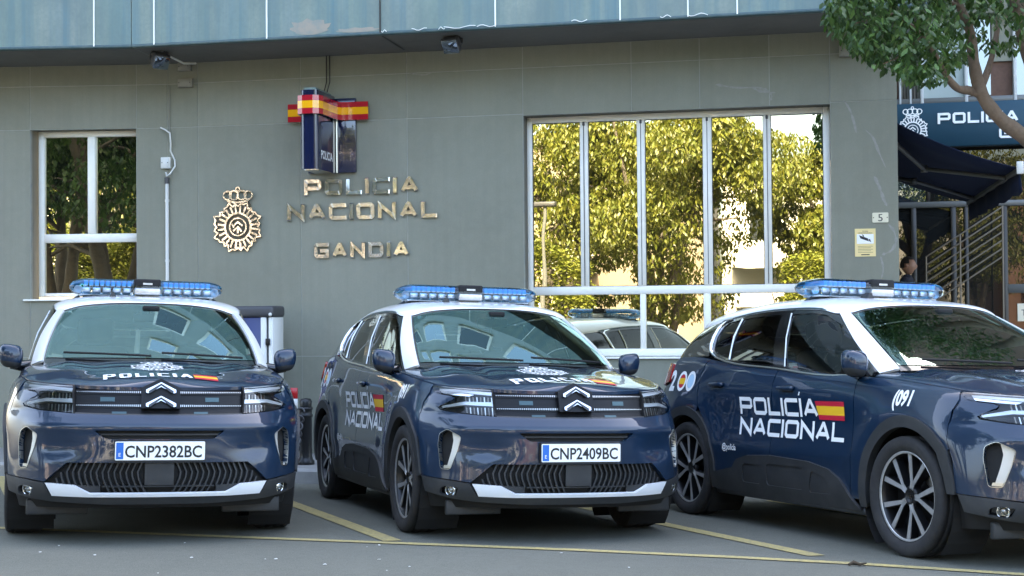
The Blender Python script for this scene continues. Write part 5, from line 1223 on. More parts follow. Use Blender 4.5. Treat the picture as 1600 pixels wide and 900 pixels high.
a = fac(306, 99, -.15); g = Geo(); g.tube([(fx[0] + .05, fx[1] + .02, SOF - .03), ((fx[0] + a[0]) / 2, -.3, SOF - .06), (a[0], -.15, a[1])], .012, 6); tag(g.obj('lamp_arm', M['pvc'], None, MR), 'thin pale tube leading from the left floodlight to the junction box', 'tube')
# house number and surveillance notice
a, b = fac(1363, 348), fac(1388, 332); hn = on_wall('house_number', 'small cream plate with the number 5 on the right pier', 'number plate')
g = Geo(); g.prism(rounded([(a[0], a[1]), (b[0], a[1]), (b[0], b[1]), (a[0], b[1])], .012, 3), -.012, -.001, lambda p, h: (p[0], h, p[1])); g.obj('plate', M['cream'], hn)
V, T, w_ = font_tris('5', .105, 1.1); g = Geo(); g.add([((a[0] + b[0]) / 2 - w_ / 2 + p[0], -.0125, (a[1] + b[1]) / 2 - .037 + p[1]) for p in V], T); g.obj('digit', M['ink'], hn)
for sx in (a[0] + .012, b[0] - .012):
    g = Geo(); g.lathe([(0, -.003), (.005, -.002), (.006, 0)], 8, 'y', (sx, -.012, (a[1] + b[1]) / 2)); g.obj('screw', M['brassdark'], hn)
a, b = fac(1336, 401), fac(1368, 357); cs = on_wall('surveillance_notice', 'yellow notice with a black camera symbol on the right pier', 'sign')
g = Geo(); g.box(a[0], b[0], -.006, -.001, a[1], b[1]); g.obj('board', M['yellowsign'], cs)
W_, H_ = b[0] - a[0], b[1] - a[1]
g = Geo(); g.box(a[0] + W_ * .10, b[0] - W_ * .10, -.0068, -.0062, a[1] + H_ * .46, a[1] + H_ * .80); g.obj('white_field', M['decal'], cs)
for txt, fz, fh in (('ZONA', .88, .05), ('VIDEOVIGILADA', .82, .05)):
    V, T, w_ = font_tris(txt, fh * H_ / .72); k = min(1, W_ * .8 / w_); g = Geo(); g.add([((a[0] + b[0]) / 2 - w_ * k / 2 + p[0] * k, -.0066, a[1] + fz * H_ + p[1]) for p in V], T); g.obj('lettering', M['ink'], cs)
g = Geo(); cx, cz_ = (a[0] + b[0]) / 2, a[1] + H_ * .62
rot = lambda p: (cx + p[0] * .9 * W_ - p[1] * .35 * W_, -.0072, cz_ + (p[1] * .9 - p[0] * .35) * W_)
for q in ([(-.28, -.06), (.18, -.06), (.18, .12), (-.28, .12)], [(.20, -.03), (.30, -.06), (.30, .12), (.20, .09)], [(-.08, .13), (.0, .13), (.0, .24), (-.08, .24)]): g.add([rot(p) for p in q], [(0, 1, 2, 3)])
g.obj('camera_symbol', M['ink'], cs)
for k in range(5):
    g = Geo(); g.box(a[0] + W_ * .14, b[0] - W_ * (.14 + .1 * (k % 2)), -.0066, -.0062, a[1] + H_ * (.36 - .055 * k), a[1] + H_ * (.372 - .055 * k)); g.obj('print_line', M['brassdark'], cs)
g = Geo(); g.box(a[0] + W_ * .3, b[0] - W_ * .3, -.0066, -.0062, a[1] + H_ * .045, a[1] + H_ * .08); g.obj('print_line', M['ink'], cs)
# sign band lettering over the entrance
sl = empty('entrance_lettering', 'white letters and crest on the blue band over the entrance', 'sign lettering', None, MR)
nS = EN - .301
def band_word(txt, u0, u1, vb, vt):
    x0, z0 = fac(u0, vb, nS); x1, _ = fac(u1, vb, nS); h = fac(u0, vt, nS)[1] - z0
    for ch in word_fit(txt, h, x1 - x0, h * .22, .18):
        g = Geo()
        for li, q in enumerate(ch):
            f = nS - .02 - .0004 * li; g.add([(x0 + p[0], f, z0 + p[1]) for p in q] + [(x0 + p[0], nS + .001, z0 + p[1]) for p in q], [(0, 1, 2, 3)] + [(k, k + 4, (k + 1) % 4 + 4, (k + 1) % 4) for k in range(4)])
        g.obj('letter', M['decal'], sl)
band_word('POLICIA', 1465, 1591, 194, 177); band_word('NACIONAL', 1612, 1756, 190, 173); band_word('GANDIA', 1561, 1680, 216, 200)
c0 = fac(1426, 198, nS)
for li, (pts, w_, cl_) in enumerate(crest_strokes(.50)):
    L, R, m_ = stroke(pts, w_ * 1.1, cl_); n_ = len(pts)
    if li == 0: g = Geo()
    for i in range(m_):
        g.add([(c0[0] + p[0], nS - .004 - .0004 * (li % 9), c0[1] - .05 + p[1]) for p in (R[i], R[(i + 1) % n_], L[(i + 1) % n_], L[i])], [(0, 1, 2, 3)])
g.obj('crest', M['decal'], sl)
a, b = E(1590, 502, EN - .03), E(1612, 474, EN - .03); g = Geo(); g.box(a[0], b[0], EN - .04, EN - .035, a[1], b[1]); nt_ = g.obj('door_notice', M['cream'], None, MR); tag(nt_, 'small white notice taped inside the entrance glazing at the right edge', 'notice')
V, T, w_ = font_tris('TA', .12); g = Geo(); g.add([(a[0] + .05 + p[0], EN - .041, a[1] + .08 + p[1]) for p in V], T); g.obj('lettering', M['ink'], nt_)
# ------------------------------------------------------------------ street
def street_mat(name, base, dark, light, speck):
    return mat(name, base, .85, spec=.25, noise=[(.35, .8, dark, 6), (2.5, .55, light, 8), (22, .6, dark, 6), (170, .75, speck, 2)], bump=(320, .5, .004))
M['asphalt'] = street_mat('asphalt', (.118, .121, .098), (.088, .090, .074), (.137, .140, .115), (.20, .20, .165))
M['pave'] = mat('paving', (.24, .235, .22), .85, noise=[(3, .5, (.19, .185, .17), 6), (40, .4, (.28, .275, .26), 4)], bump=(90, .3, .003))
M['kerb'] = mat('kerb_stone', (.30, .30, .285), .8, noise=[(6, .6, (.2, .2, .19), 6)], bump=(120, .3, .003))
M['yline'] = mat('yellow_road_paint', (.46, .37, .14), .75, noise=[(5, .6, (.33, .28, .13), 6), (45, .75, (.14, .135, .11), 5)])
M['iron'] = mat('black_iron', (.012, .013, .014), .45, .3, coat=.2)
M['redpl'] = mat('red_plastic', (.42, .012, .015), .35, coat=.3)
g = Geo(); xs_ = [-160, -60, -25, -10, -6, -3, 0, 3, 6, 10, 25, 60, 160]; ys_ = [-200, -80, -30, -10, 0, 3, 5.5, 8, 11, 14, 17, 30, 90, 200]
V = [(x, y, gz(x, y)) for y in ys_ for x in xs_]; n_ = len(xs_)
g.add(V, [(j * n_ + i, j * n_ + i + 1, (j + 1) * n_ + i + 1, (j + 1) * n_ + i) for j in range(len(ys_) - 1) for i in range(n_ - 1)]); tag(g.obj('road', M['asphalt']), kind='structure')
def g2w(x, y, h=0.):
    C = np.array([0, 0, CAMH]); return tuple(C + G2W @ (np.array([x, y, h]) - C))
def road_line(pts, w_, name='parking_line'):
    L, R, m_ = stroke(pts, w_); g = Geo(); A = []; 
    for i in range(len(pts) - 1):
        k = max(1, int(np.linalg.norm(np.array(pts[i + 1]) - pts[i]) / .3)); 
        for t in range(k):
            a, b = t / k, (t + 1) / k; q = [R[i] + (R[i + 1] - R[i]) * a, R[i] + (R[i + 1] - R[i]) * b, L[i] + (L[i + 1] - L[i]) * b, L[i] + (L[i + 1] - L[i]) * a]
            g.add([g2w(p[0], p[1], .005) for p in q], [(0, 1, 2, 3)])
    tag(g.obj(name, M['yline']), kind='structure')
for x0, y0 in ((-.724, 8.617), (1.80, 8.10), (4.25, 7.0), (-3.20, 9.22)):
    road_line([(x0, y0 + .07), (x0 - .40 * 5.0, y0 + 5.0)], .12)
def road_front(): return [(-7.0, 10.1), (-3.4, 9.26), (-1.603, 8.848), (-.939, 8.699), (.401, 8.392), (1.3, 8.13), (1.95, 7.90), (2.76, 7.52), (4.2, 6.85), (6, 6.0)]
L_ = road_front(); road_line([(p[0], p[1] - .07) for p in L_], .10)
# pavement and kerb stones along the building
KN = -1.85
def wz(x, n, Mx): p = Mx @ Vector((x, n, 0)); return gz(p.x, p.y)
for Mx, x0, x1, kx0, kx1 in ((MR, 0, 14, None, None), (ML, -9, 0, None, None)):
    g = Geo(); N_ = 14
    xa = [x0 + (x1 - x0) * i / N_ for i in range(N_ + 1)]
    sgn = bis * 1.0
    def xx(x, n): return x + (-sgn * n if (Mx is MR and x == 0) else (sgn * n if (Mx is ML and x == 0) else 0))
    V = []
    for x in xa:
        for n in (7.0, KN + .12): V.append((xx(x, n) if n < 0 else x, n, wz(xx(x, min(n, 0)), min(n, 1.0), Mx) + .13))
    g.add(V, [(2 * i, 2 * i + 1, 2 * i + 3, 2 * i + 2) for i in range(N_)]); pv = tag(g.obj('pavement', M['pave'], None, Mx), kind='structure')
    k = x0
    while k < x1 - .01:
        e = min(k + 1.0, x1); g = Geo(); a, b = wz(k, KN, Mx), wz(e, KN, Mx); A, B_ = xx(k, KN) + .004, xx(e, KN) - .004
        g.add([(A, KN, a - .2), (B_, KN, b - .2), (B_, KN + .118, b - .2), (A, KN + .118, a - .2), (A, KN, a + .115), (B_, KN, b + .115), (B_, KN + .118, b + .135), (A, KN + .118, a + .135), (A, KN + .02, a + .135), (B_, KN + .02, b + .135)],
              [(0, 1, 5, 4), (4, 5, 9, 8), (8, 9, 6, 7), (0, 4, 8, 7, 3), (1, 2, 6, 9, 5), (2, 3, 7, 6)]); kb = g.obj('kerb', M['kerb'], pv); k = e
# litter and stones on the asphalt
for k in range(20):
    x, y = random.uniform(-3.4, 3.6), random.uniform(7.2, 8.6) - .1
    g = Geo(); r = random.uniform(.004, .011); b = bmesh.new(); bmesh.ops.create_icosphere(b, subdivisions=1, radius=r)
    for v in b.verts: v.co = Vector((v.co.x * random.uniform(.6, 1.5), v.co.y * random.uniform(.6, 1.3), v.co.z * .35))
    b.verts.index_update(); P = g2w(x, y, .004 + r * .2); g.add([(P[0] + v.co.x, P[1] + v.co.y, P[2] + v.co.z) for v in b.verts], [[v.index for v in f.verts] for f in b.faces]); b.free()
    if k == 0: peb = Geo(); 
    peb.add(g.V, g.F)
tag(peb.obj('gravel', mat('pale_grit', (.55, .54, .5), .8)), 'pale grit and crumbs scattered over the asphalt in front of the cars', 'grit', kind='stuff')
P = np.array(g2w(1.93, 7.74, .006)); g = Geo(); g.tube([P + (-.05, .0, .004), P + (-.02, .015, .014), P + (.01, -.01, .006), (P + (.05, .01, .010))], [.008, .012, .009, .004], 6); tag(g.obj('dry_leaf', mat('dry_leaf_brown', (.05, .035, .02), .9)), 'dark dry leaf lying on the yellow line before the right car', 'leaf')
# bollard with a coiled lock, barrier board, ticket machine
nb = -1.25; x_, _ = fac(478, 700, nb); zb = wz(x_, nb, MR) + .13; zt_ = fac(478, 622, nb)[1]; H_ = zt_ - zb
bo = empty('bollard', 'black iron bollard on the pavement between the left and middle cars', 'bollard', None, MR @ Matrix.Translation((x_, nb, zb)))
R_b = .062
g = Geo(); g.lathe([(0, 0), (.085, 0), (.085, .05), (.070, .07), (R_b, .10), (R_b, H_ * .72), (R_b * 1.15, H_ * .73), (R_b * 1.15, H_ * .76), (R_b, H_ * .77), (R_b, H_ * .82), (R_b * 1.12, H_ * .83), (R_b * 1.12, H_ * .86), (R_b * .95, H_ * .87)], 20); g.obj('post', M['iron'], bo)
g = Geo(); g.lathe([(R_b * .95, H_ * .87), (R_b * 1.02, H_ * .95), (R_b * .8, H_ * .99), (0, H_)], 20); g.obj('cap', M['iron'], bo)
coil = []; 
for i in range(150):
    q = i / 150 * 2 * math.pi * 9; f = i / 150; coil.append((-.03 - .10 * f + .055 * math.cos(q), -.10 + .03 * math.sin(q * .5), H_ * .66 - f * H_ * .95 + .055 * math.sin(q) + .1))
g = Geo(); g.tube([(p[0], p[1], max(p[2], -.12)) for p in coil], .009, 6); tag(g.obj('coiled_cable', M['lampgrey'], None, bo.matrix_world.copy()), 'black coiled cable hanging down beside the iron bollard', 'cable')
nb2 = -1.0; x_, _ = fac(458, 680, nb2); z0_ = wz(x_, nb2, MR) + .13; z1_ = fac(458, 606, nb2)[1]
br_ = empty('barrier_board', 'red and white striped barrier board leaning behind the left car', 'barrier', None, MR @ Matrix.Translation((x_ - .04, nb2, z0_)))
hN = 7; hs = (z1_ - z0_) / hN
for k in range(hN):
    g = Geo(); g.rbox(-.09, .09, -.015, .015, k * hs + .0005, (k + 1) * hs - .0005, .003, 1); g.obj('stripe_panel', M['redpl' if k % 2 == 0 else 'pvc'], br_)
g = Geo(); g.rbox(-.20, .20, -.12, .12, 0.001, .05, .015, 2); g.obj('foot', M['rubber'], br_)
nk = -.62; ka, kb_ = fac(352, 560, nk)[0], fac(427, 560, nk)[0]; kt = fac(400, 478, nk)[1]; kz = wz(ka, nk, MR) + .13
tm = empty('ticket_machine', 'grey capped ticket machine with a blue front behind the left car', 'ticket machine', None, MR)
kw = kb_ - ka; kh = fac(400, 496, nk)[1]
M['kblue'] = mat('machine_blue', (.012, .022, .12), .4, coat=.3)
g = Geo(); g.rbox(ka - .01, kb_ + .012, nk - .03, nk + .33, kh, kt, .035, 3); g.obj('cap', M['lampgrey'], tm)
x1_ = fac(408, 540, nk)[0]; x2_ = fac(416, 540, nk)[0]; x3_ = fac(420, 540, nk)[0]
g = Geo(); g.rbox(ka + .04, x1_, nk, nk + .30, kz + .25, kh, .004, 1); g.obj('front_panel', M['kblue'], tm)
g = Geo(); g.rbox(x1_, x2_, nk - .012, nk + .30, kz, kh, .004, 1); g.obj('side_post', M['pvc'], tm)
g = Geo(); g.rbox(ka, ka + .04, nk - .012, nk + .30, kz, kh, .004, 1); g.obj('side_post', M['pvc'], tm)
g = Geo(); g.rbox(x2_, x3_, nk + .02, nk + .28, kz, kh, .002, 1); g.obj('slot', M['lampgrey'], tm)
g = Geo(); g.rbox(x3_, kb_, nk - .005, nk + .30, kz, kh, .004, 1); g.obj('side_post', M['pvc'], tm)
zl = fac(419, 534, nk)[1]; g = Geo(); g.rbox(x2_ + .0, x3_ + .018, nk - .03, nk + .0, zl - .035, zl + .035, .008, 2); g.obj('lock', M['iron'], tm)
g = Geo(); g.lathe([(0, -.012), (.018, -.010), (.02, 0)], 10, 'y', (kb_ - .02, nk - .03, kh + .03)); g.obj('lamp', M['pvc'], tm)
g = Geo(); g.rbox(ka + .045, x1_ - .005, nk + .001, nk + .29, kz, kz + .248, .003, 1); g.obj('base', M['lampgrey'], tm)
g = Geo(); g.rbox(ka + .10, ka + .30, nk - .004, nk + .001, kh - .40, kh - .2, .004, 1); g.obj('screen', M['screen'], tm)
# person standing at the door
def person():
    n = 4.3; x, zh = fac(1417, 405, n); top = zh + .02; p = empty('person', 'person in dark clothes standing in the shaded doorway', 'person', None, MR @ Matrix.Translation((x, n, top - 1.74)) @ Matrix.Rotation(math.radians(75), 4, 'Z'))
    J = {'pelvis': (0, 0, .95, .15), 'waist': (0, 0, 1.12, .135), 'chest': (0, -.01, 1.32, .165), 'neckb': (0, 0, 1.47, .075), 'neck': (0, -.01, 1.53, .055), 'sl': (.17, 0, 1.43, .065), 'el': (.25, .03, 1.14, .045), 'wl': (.24, -.12, .93, .034), 'sr': (-.17, 0, 1.43, .065), 'er': (-.25, .03, 1.14, .045), 'wr': (-.22, -.10, .92, .034),
         'hl': (.09, 0, .90, .105), 'kl': (.10, -.02, .50, .065), 'al': (.10, .02, .09, .045), 'fl': (.12, -.13, .04, .04), 'hr': (-.09, 0, .90, .105), 'kr': (-.10, -.02, .50, .065), 'ar': (-.10, .02, .09, .045), 'fr': (-.12, -.13, .04, .04)}
    E_ = [('pelvis', 'waist'), ('waist', 'chest'), ('chest', 'neckb'), ('neckb', 'neck'), ('chest', 'sl'), ('sl', 'el'), ('el', 'wl'), ('chest', 'sr'), ('sr', 'er'), ('er', 'wr'), ('pelvis', 'hl'), ('hl', 'kl'), ('kl', 'al'), ('al', 'fl'), ('pelvis', 'hr'), ('hr', 'kr'), ('kr', 'ar'), ('ar', 'fr')]
    names = list(J); idx = {k: i for i, k in enumerate(names)}
    me = bpy.data.meshes.new('body'); me.from_pydata([J[k][:3] for k in names], [(idx[a], idx[b]) for a, b in E_], []); o = bpy.data.objects.new('body', me); COL.objects.link(o); o.parent = p
    md = o.modifiers.new('skin', 'SKIN'); md.use_smooth_shade = True; o.modifiers.new('sub', 'SUBSURF').levels = 1
    for k in names: r = J[k][3]; me.skin_vertices[0].data[idx[k]].radius = (r * (1.15 if k in ('chest', 'waist', 'pelvis') else 1), r * (.85 if k in ('chest', 'waist', 'pelvis') else 1))
    me.skin_vertices[0].data[0].use_root = True
    me.materials.append(mat('dark_clothes', (.012, .014, .025), .9))
    skin = mat('skin', (.30, .16, .10), .5); V, F = [], []; n_, m_ = 20, 14
    for i in range(m_ + 1):
        ph = -math.pi / 2 + math.pi * i / m_
        for j in range(n_):
            q = 2 * math.pi * j / n_; c = math.cos(ph); jaw = 1 - .28 * max(0, -math.sin(ph)) ** 1.5
            x_h, y_h, z_h = .075 * c * math.cos(q) * jaw, .098 * c * math.sin(q) * jaw, .115 * math.sin(ph)
            if y_h < 0:      # face: nose, eye hollows, mouth
                y_h -= .022 * math.exp(-(x_h / .014) ** 2 - ((z_h + .012) / .025) ** 2); y_h += .008 * math.exp(-((abs(x_h) - .03) / .014) ** 2 - ((z_h - .015) / .014) ** 2); y_h += .005 * math.exp(-(x_h / .025) ** 2 - ((z_h + .055) / .007) ** 2)
            V.append((x_h, y_h - .02, 1.63 + z_h))
    F = [(i * n_ + j, i * n_ + (j + 1) % n_, (i + 1) * n_ + (j + 1) % n_, (i + 1) * n_ + j) for i in range(m_) for j in range(n_)]
    g = Geo(); g.add(V, F, True)
    for s in (-1, 1): g.lathe([(0, -.01), (.022, -.006), (.026, .004), (.012, .01), (0, .008)], 10, 'x', (s * .078, -.01, 1.625))
    g.obj('head', skin, p)
    for s in (-1, 1):      # hands
        g = Geo(); b = Vector(J['wl' if s > 0 else 'wr'][:3]); g.rbox(b.x - .022, b.x + .022, b.y - .05, b.y + .02, b.z - .10, b.z + .0, .018, 2)
        for f in range(4): g.tube([b + Vector((s * 0, -.045 + f * .02, -.09)), b + Vector((-s * .006, -.05 + f * .021, -.14 - .012 * (1.5 - abs(f - 1.5)))), b + Vector((-s * .02, -.045 + f * .02, -.172 - .01 * (1.5 - abs(f - 1.5))))], [.010, .009, .007], 6)
        g.tube([b + Vector((0, -.05, -.03)), b + Vector((-s * .012, -.078, -.07)), b + Vector((-s * .02, -.082, -.10))], [.012, .010, .008], 6); g.obj('hand', skin, p)
    g = Geo(); g.add([(v[0] * 1.09, (v[1] + .02) * 1.09 - .012, 1.635 + (v[2] - 1.63) * 1.08) for v in V], [f for f in F if all((V[i][2] - 1.63) > .02 + (.05 if V[i][1] < -.06 else -.06 if V[i][1] > 0 else 0) for i in f)], True); g.obj('hair', mat('dark_hair', (.012, .009, .007), .6), p)
person()

# ------------------------------------------------------------------ trees
def leafmat(name, c, c2):
    m = bpy.data.materials.new(name); m.use_nodes = True; n = m.node_tree; n.nodes.remove(n.nodes['Principled BSDF'])
    d = n.nodes.new('ShaderNodeBsdfPrincipled'); t = n.nodes.new('ShaderNodeBsdfTranslucent'); mx = n.nodes.new('ShaderNodeMixShader'); mx.inputs[0].default_value = .35
    tc = n.nodes.new('ShaderNodeTexCoord'); no = n.nodes.new('ShaderNodeTexNoise'); no.inputs['Scale'].default_value = 6; no.inputs['Detail'].default_value = 3; r = n.nodes.new('ShaderNodeValToRGB'); r.color_ramp.elements[0].position = .38; r.color_ramp.elements[1].position = .66
    r.color_ramp.elements[0].color = (*c, 1); r.color_ramp.elements[1].color = (*c2, 1)
    n.links.new(tc.outputs['Object'], no.inputs[0]); n.links.new(no.outputs[0], r.inputs[0]); n.links.new(r.outputs[0], d.inputs['Base Color']); n.links.new(r.outputs[0], t.inputs[0]); d.inputs['Roughness'].default_value = .42
    n.links.new(d.outputs[0], mx.inputs[1]); n.links.new(t.outputs[0], mx.inputs[2]); n.links.new(mx.outputs[0], n.nodes['Material Output'].inputs[0]); return m
M['leaf'] = leafmat('ficus_leaf', (.032, .072, .014), (.070, .132, .022)); M['leafb'] = leafmat('ficus_leaf_young', (.09, .17, .035), (.13, .21, .05))
M['leafy'] = leafmat('street_tree_leaf', (.10, .125, .018), (.175, .17, .026)); M['leafh'] = leafmat('hedge_leaf', (.14, .17, .022), (.22, .22, .035))
M['bark'] = mat('ficus_bark', (.17, .115, .075), .85, noise=[(5, .6, (.10, .07, .045), 6), (30, .5, (.22, .16, .11), 5)], bump=(40, .5, .01))
M['barkg'] = mat('street_bark', (.12, .10, .08), .9, noise=[(8, .6, (.07, .06, .05), 6)], bump=(30, .6, .02))
def leaf_mesh(name, L, W, m, curl=.12):
    g = Geo(); g.add([(0, 0, 0), (-W / 2, L * .40, -curl * W), (0, L * .45, .0), (W / 2, L * .40, -curl * W), (-W * .32, L * .75, -curl * L * .35), (0, L * .78, -curl * L * .25), (W * .32, L * .75, -curl * L * .35), (0, L, -curl * L * .9)],
                   [(0, 2, 1), (0, 3, 2), (1, 2, 5, 4), (2, 3, 6, 5), (4, 5, 7), (5, 6, 7)], True)
    me = bpy.data.meshes.new(name); me.from_pydata(g.V, [], g.F); me.polygons.foreach_set('use_smooth', [True] * len(g.F)); me.materials.append(m); return me, np.array(g.V), g.F
def rotm(d, roll):
    y = Vector(d).normalized(); up_ = Vector((0, 0, 1)) if abs(y.z) < .95 else Vector((1, 0, 0)); x = y.cross(up_).normalized(); z = x.cross(y); R3 = Matrix((x, y, z)).transposed(); return R3 @ Matrix.Rotation(roll, 3, 'Y')
def leaf_cloud(pts, dirs, lm, rnd, size=(.75, 1.25)):
    V0, F0 = lm; n = len(pts); q = np.random.default_rng(rnd.randrange(1 << 30)); y = np.array(dirs, float); y /= np.linalg.norm(y, axis=1, keepdims=True)
    x = np.cross(y, (0, 0, 1.)); l_ = np.linalg.norm(x, axis=1, keepdims=True); x = np.where(l_ < 1e-3, (1., 0, 0), x / np.maximum(l_, 1e-6)); z = np.cross(x, y)
    r_ = q.uniform(-.9, .9, (n, 1)); x2 = x * np.cos(r_) - z * np.sin(r_); z2 = x * np.sin(r_) + z * np.cos(r_); s_ = q.uniform(*size, (n, 1, 1))
    V = V0[None] * s_
    return V[..., 0:1] * x2[:, None] + V[..., 1:2] * y[:, None] + V[..., 2:3] * z2[:, None] + np.array(pts)[:, None]
def add_cloud(name, out, F0, m, parent):
    n, k = out.shape[:2]; V = out.reshape(-1, 3); F = [tuple(f) for L3 in (3, 4) for fs in [[f for f in F0 if len(f) == L3]] if fs for f in (np.array(fs)[None] + (np.arange(n) * k)[:, None, None]).reshape(-1, L3).tolist()]
    me = bpy.data.meshes.new(name); me.from_pydata(V.tolist(), [], F); me.polygons.foreach_set('use_smooth', [True] * len(F)); me.materials.append(m)
    o = bpy.data.objects.new(name, me); COL.objects.link(o); o.parent = parent; o['kind'] = 'stuff'; return o
# the ficus whose crown hangs into the top right corner
FT = 11.4
def ft(u, v, y=FT): d = cray(u, v); t = y / d.y; return Vector((0, 0, CAMH)) + d * t
base = ft(1735, 500); base.z = gz(base.x, base.y)
fic = empty('street_tree', 'leafy tree with a pale brown forked branch hanging into the top right corner', 'tree', None, Matrix.Translation(base))
rel = lambda p: tuple(Vector(p) - base)
limbs = [([ft(1735, 640), ft(1722, 480), ft(1700, 360), ft(1672, 285)], [.15, .13, .12, .105]),
         ([ft(1690, 320), ft(1640, 250), ft(1600, 214), ft(1568, 190), ft(1545, 165), ft(1532, 143), ft(1527, 125)], [.10, .085, .066, .060, .056, .055, .058]),
         ([ft(1530, 145), ft(1512, 141), ft(1496, 138, 11.2), ft(1478, 118, 11.0), ft(1462, 88, 10.8), ft(1440, 55, 10.7), ft(1400, 20, 10.6)], [.045, .036, .030, .026, .022, .017, .010]),
         ([ft(1530, 140), ft(1524, 112), ft(1520, 85), ft(1516, 50), ft(1500, 10), ft(1470, -60), ft(1440, -130)], [.055, .050, .045, .040, .034, .025, .012]),
         ([ft(1532, 140), ft(1545, 105, 11.6), ft(1556, 60, 11.8), ft(1562, 10, 12.0), ft(1570, -60, 12)], [.035, .026, .022, .018, .010]),
         ([ft(1672, 285), ft(1630, 150), ft(1602, 60), ft(1586, -10), ft(1570, -90)], [.09, .075, .066, .058, .04]),
         ([ft(1700, 360), ft(1740, 180), ft(1750, 20), ft(1740, -150)], [.10, .08, .06, .03]),
         ([ft(1400, 20, 10.6), ft(1360, 30, 10.5), ft(1325, 40, 10.4)], [.010, .007, .004]), ([ft(1440, 55, 10.7), ft(1410, 85, 10.6), ft(1380, 100, 10.5)], [.010, .007, .004]), ([ft(1500, 10), ft(1420, -20, 11), ft(1340, -10, 10.9)], [.018, .010, .005])]
for k, (p, r) in enumerate(limbs):
    P = [np.array(rel(q)) for q in p]; kk = np.arange(len(P)); f = np.linspace(0, len(P) - 1, len(P) * 4); Q = hermite(kk, np.array(P), f); rr = np.interp(f, kk, r)
    rr = rr * (1 + .06 * np.sin(f * 5 + k))
    g = Geo(); g.tube([tuple(q) for q in Q], list(rr), 10); g.obj('trunk' if k in (0,) else 'limb', M['bark'], fic)
rnd = random.Random(5)
low_u = [1288, 1300, 1320, 1345, 1370, 1395, 1420, 1450, 1480, 1500, 1520, 1545, 1570, 1590, 1610, 1700]; low_v = [30, 48, 66, 90, 102, 112, 128, 138, 125, 100, 95, 92, 78, 82, 70, 150]
pts, dirs = [], []
def crown_clump(u, v, y, n, sp):
    for _ in range(n):
        uu, vv = rnd.gauss(u, sp), rnd.gauss(v, sp * .8)
        if uu < 1286 or vv > np.interp(uu, low_u, low_v) + rnd.uniform(-6, 4): continue
        if vv > np.interp(uu, [1286, 1310, 1330, 1345], [48, 70, 95, 400]): continue
        p = ft(uu, vv, y + rnd.gauss(0, .28)); pts.append(np.array(rel(p))); a = rnd.uniform(0, 2 * math.pi); dirs.append((math.cos(a) * .7, math.sin(a) * .7 - .25, -rnd.uniform(.35, 1.3)))
for u in range(1300, 1480, 13):
    for v in range(-130, 135, 14):
        if v < np.interp(u, low_u, low_v) + 6 and rnd.random() < .93: crown_clump(u + rnd.uniform(-7, 7), v + rnd.uniform(-6, 6), rnd.uniform(10.2, 11.3), 25, 9)
for u in range(1480, 1800, 16):
    for v in range(-200, 120, 16):
        dens = .85 if v < 30 else .66
        if u > 1605: dens = .6
        if 1500 < u < 1600 and 30 < v < 75: dens = .55
        if v < np.interp(u, low_u, low_v) and rnd.random() < dens: crown_clump(u + rnd.uniform(-7, 7), v + rnd.uniform(-6, 6), rnd.uniform(10.6, 12.2), 22, 9)
lme, LV_, LF_ = leaf_mesh('leaf', .072, .034, M['leaf']); lmb, _, _ = leaf_mesh('leaf', .072, .034, M['leafb'])
pts = np.array(pts); order = list(range(len(pts)))
Wp = pts + np.array(base); d3 = Wp - np.array([0, 0, CAMH]); cam_ax = np.array(fw); depth = d3 @ cam_ax
uu = 800 + FPX * (d3 @ np.array(rt)) / depth; vv = 450 - FPX * (d3 @ np.array(up)) / depth
vis = [i for i in order if 1286 < uu[i] < 1600 and -5 < vv[i] < 150]; vis.sort(key=lambda i: depth[i]); single = set(vis[:300])
for i in order:
    if i in single:
        o = bpy.data.objects.new('leaf', lmb if rnd.random() < .16 else lme); COL.objects.link(o); o.parent = fic; R3 = rotm(dirs[i], rnd.uniform(-.9, .9)).to_4x4(); s_ = rnd.uniform(.75, 1.25); o.matrix_local = Matrix.Translation(pts[i]) @ R3 @ Matrix.Scale(s_, 4)
rest = [i for i in order if i not in single]; rnd.shuffle(rest); kq = int(len(rest) * .85)
for sel, m_ in ((rest[:kq], 'leaf'), (rest[kq:], 'leafb')):
    add_cloud('crown', leaf_cloud(pts[sel], [dirs[i] for i in sel], (LV_, LF_), rnd), LF_, M[m_], fic)
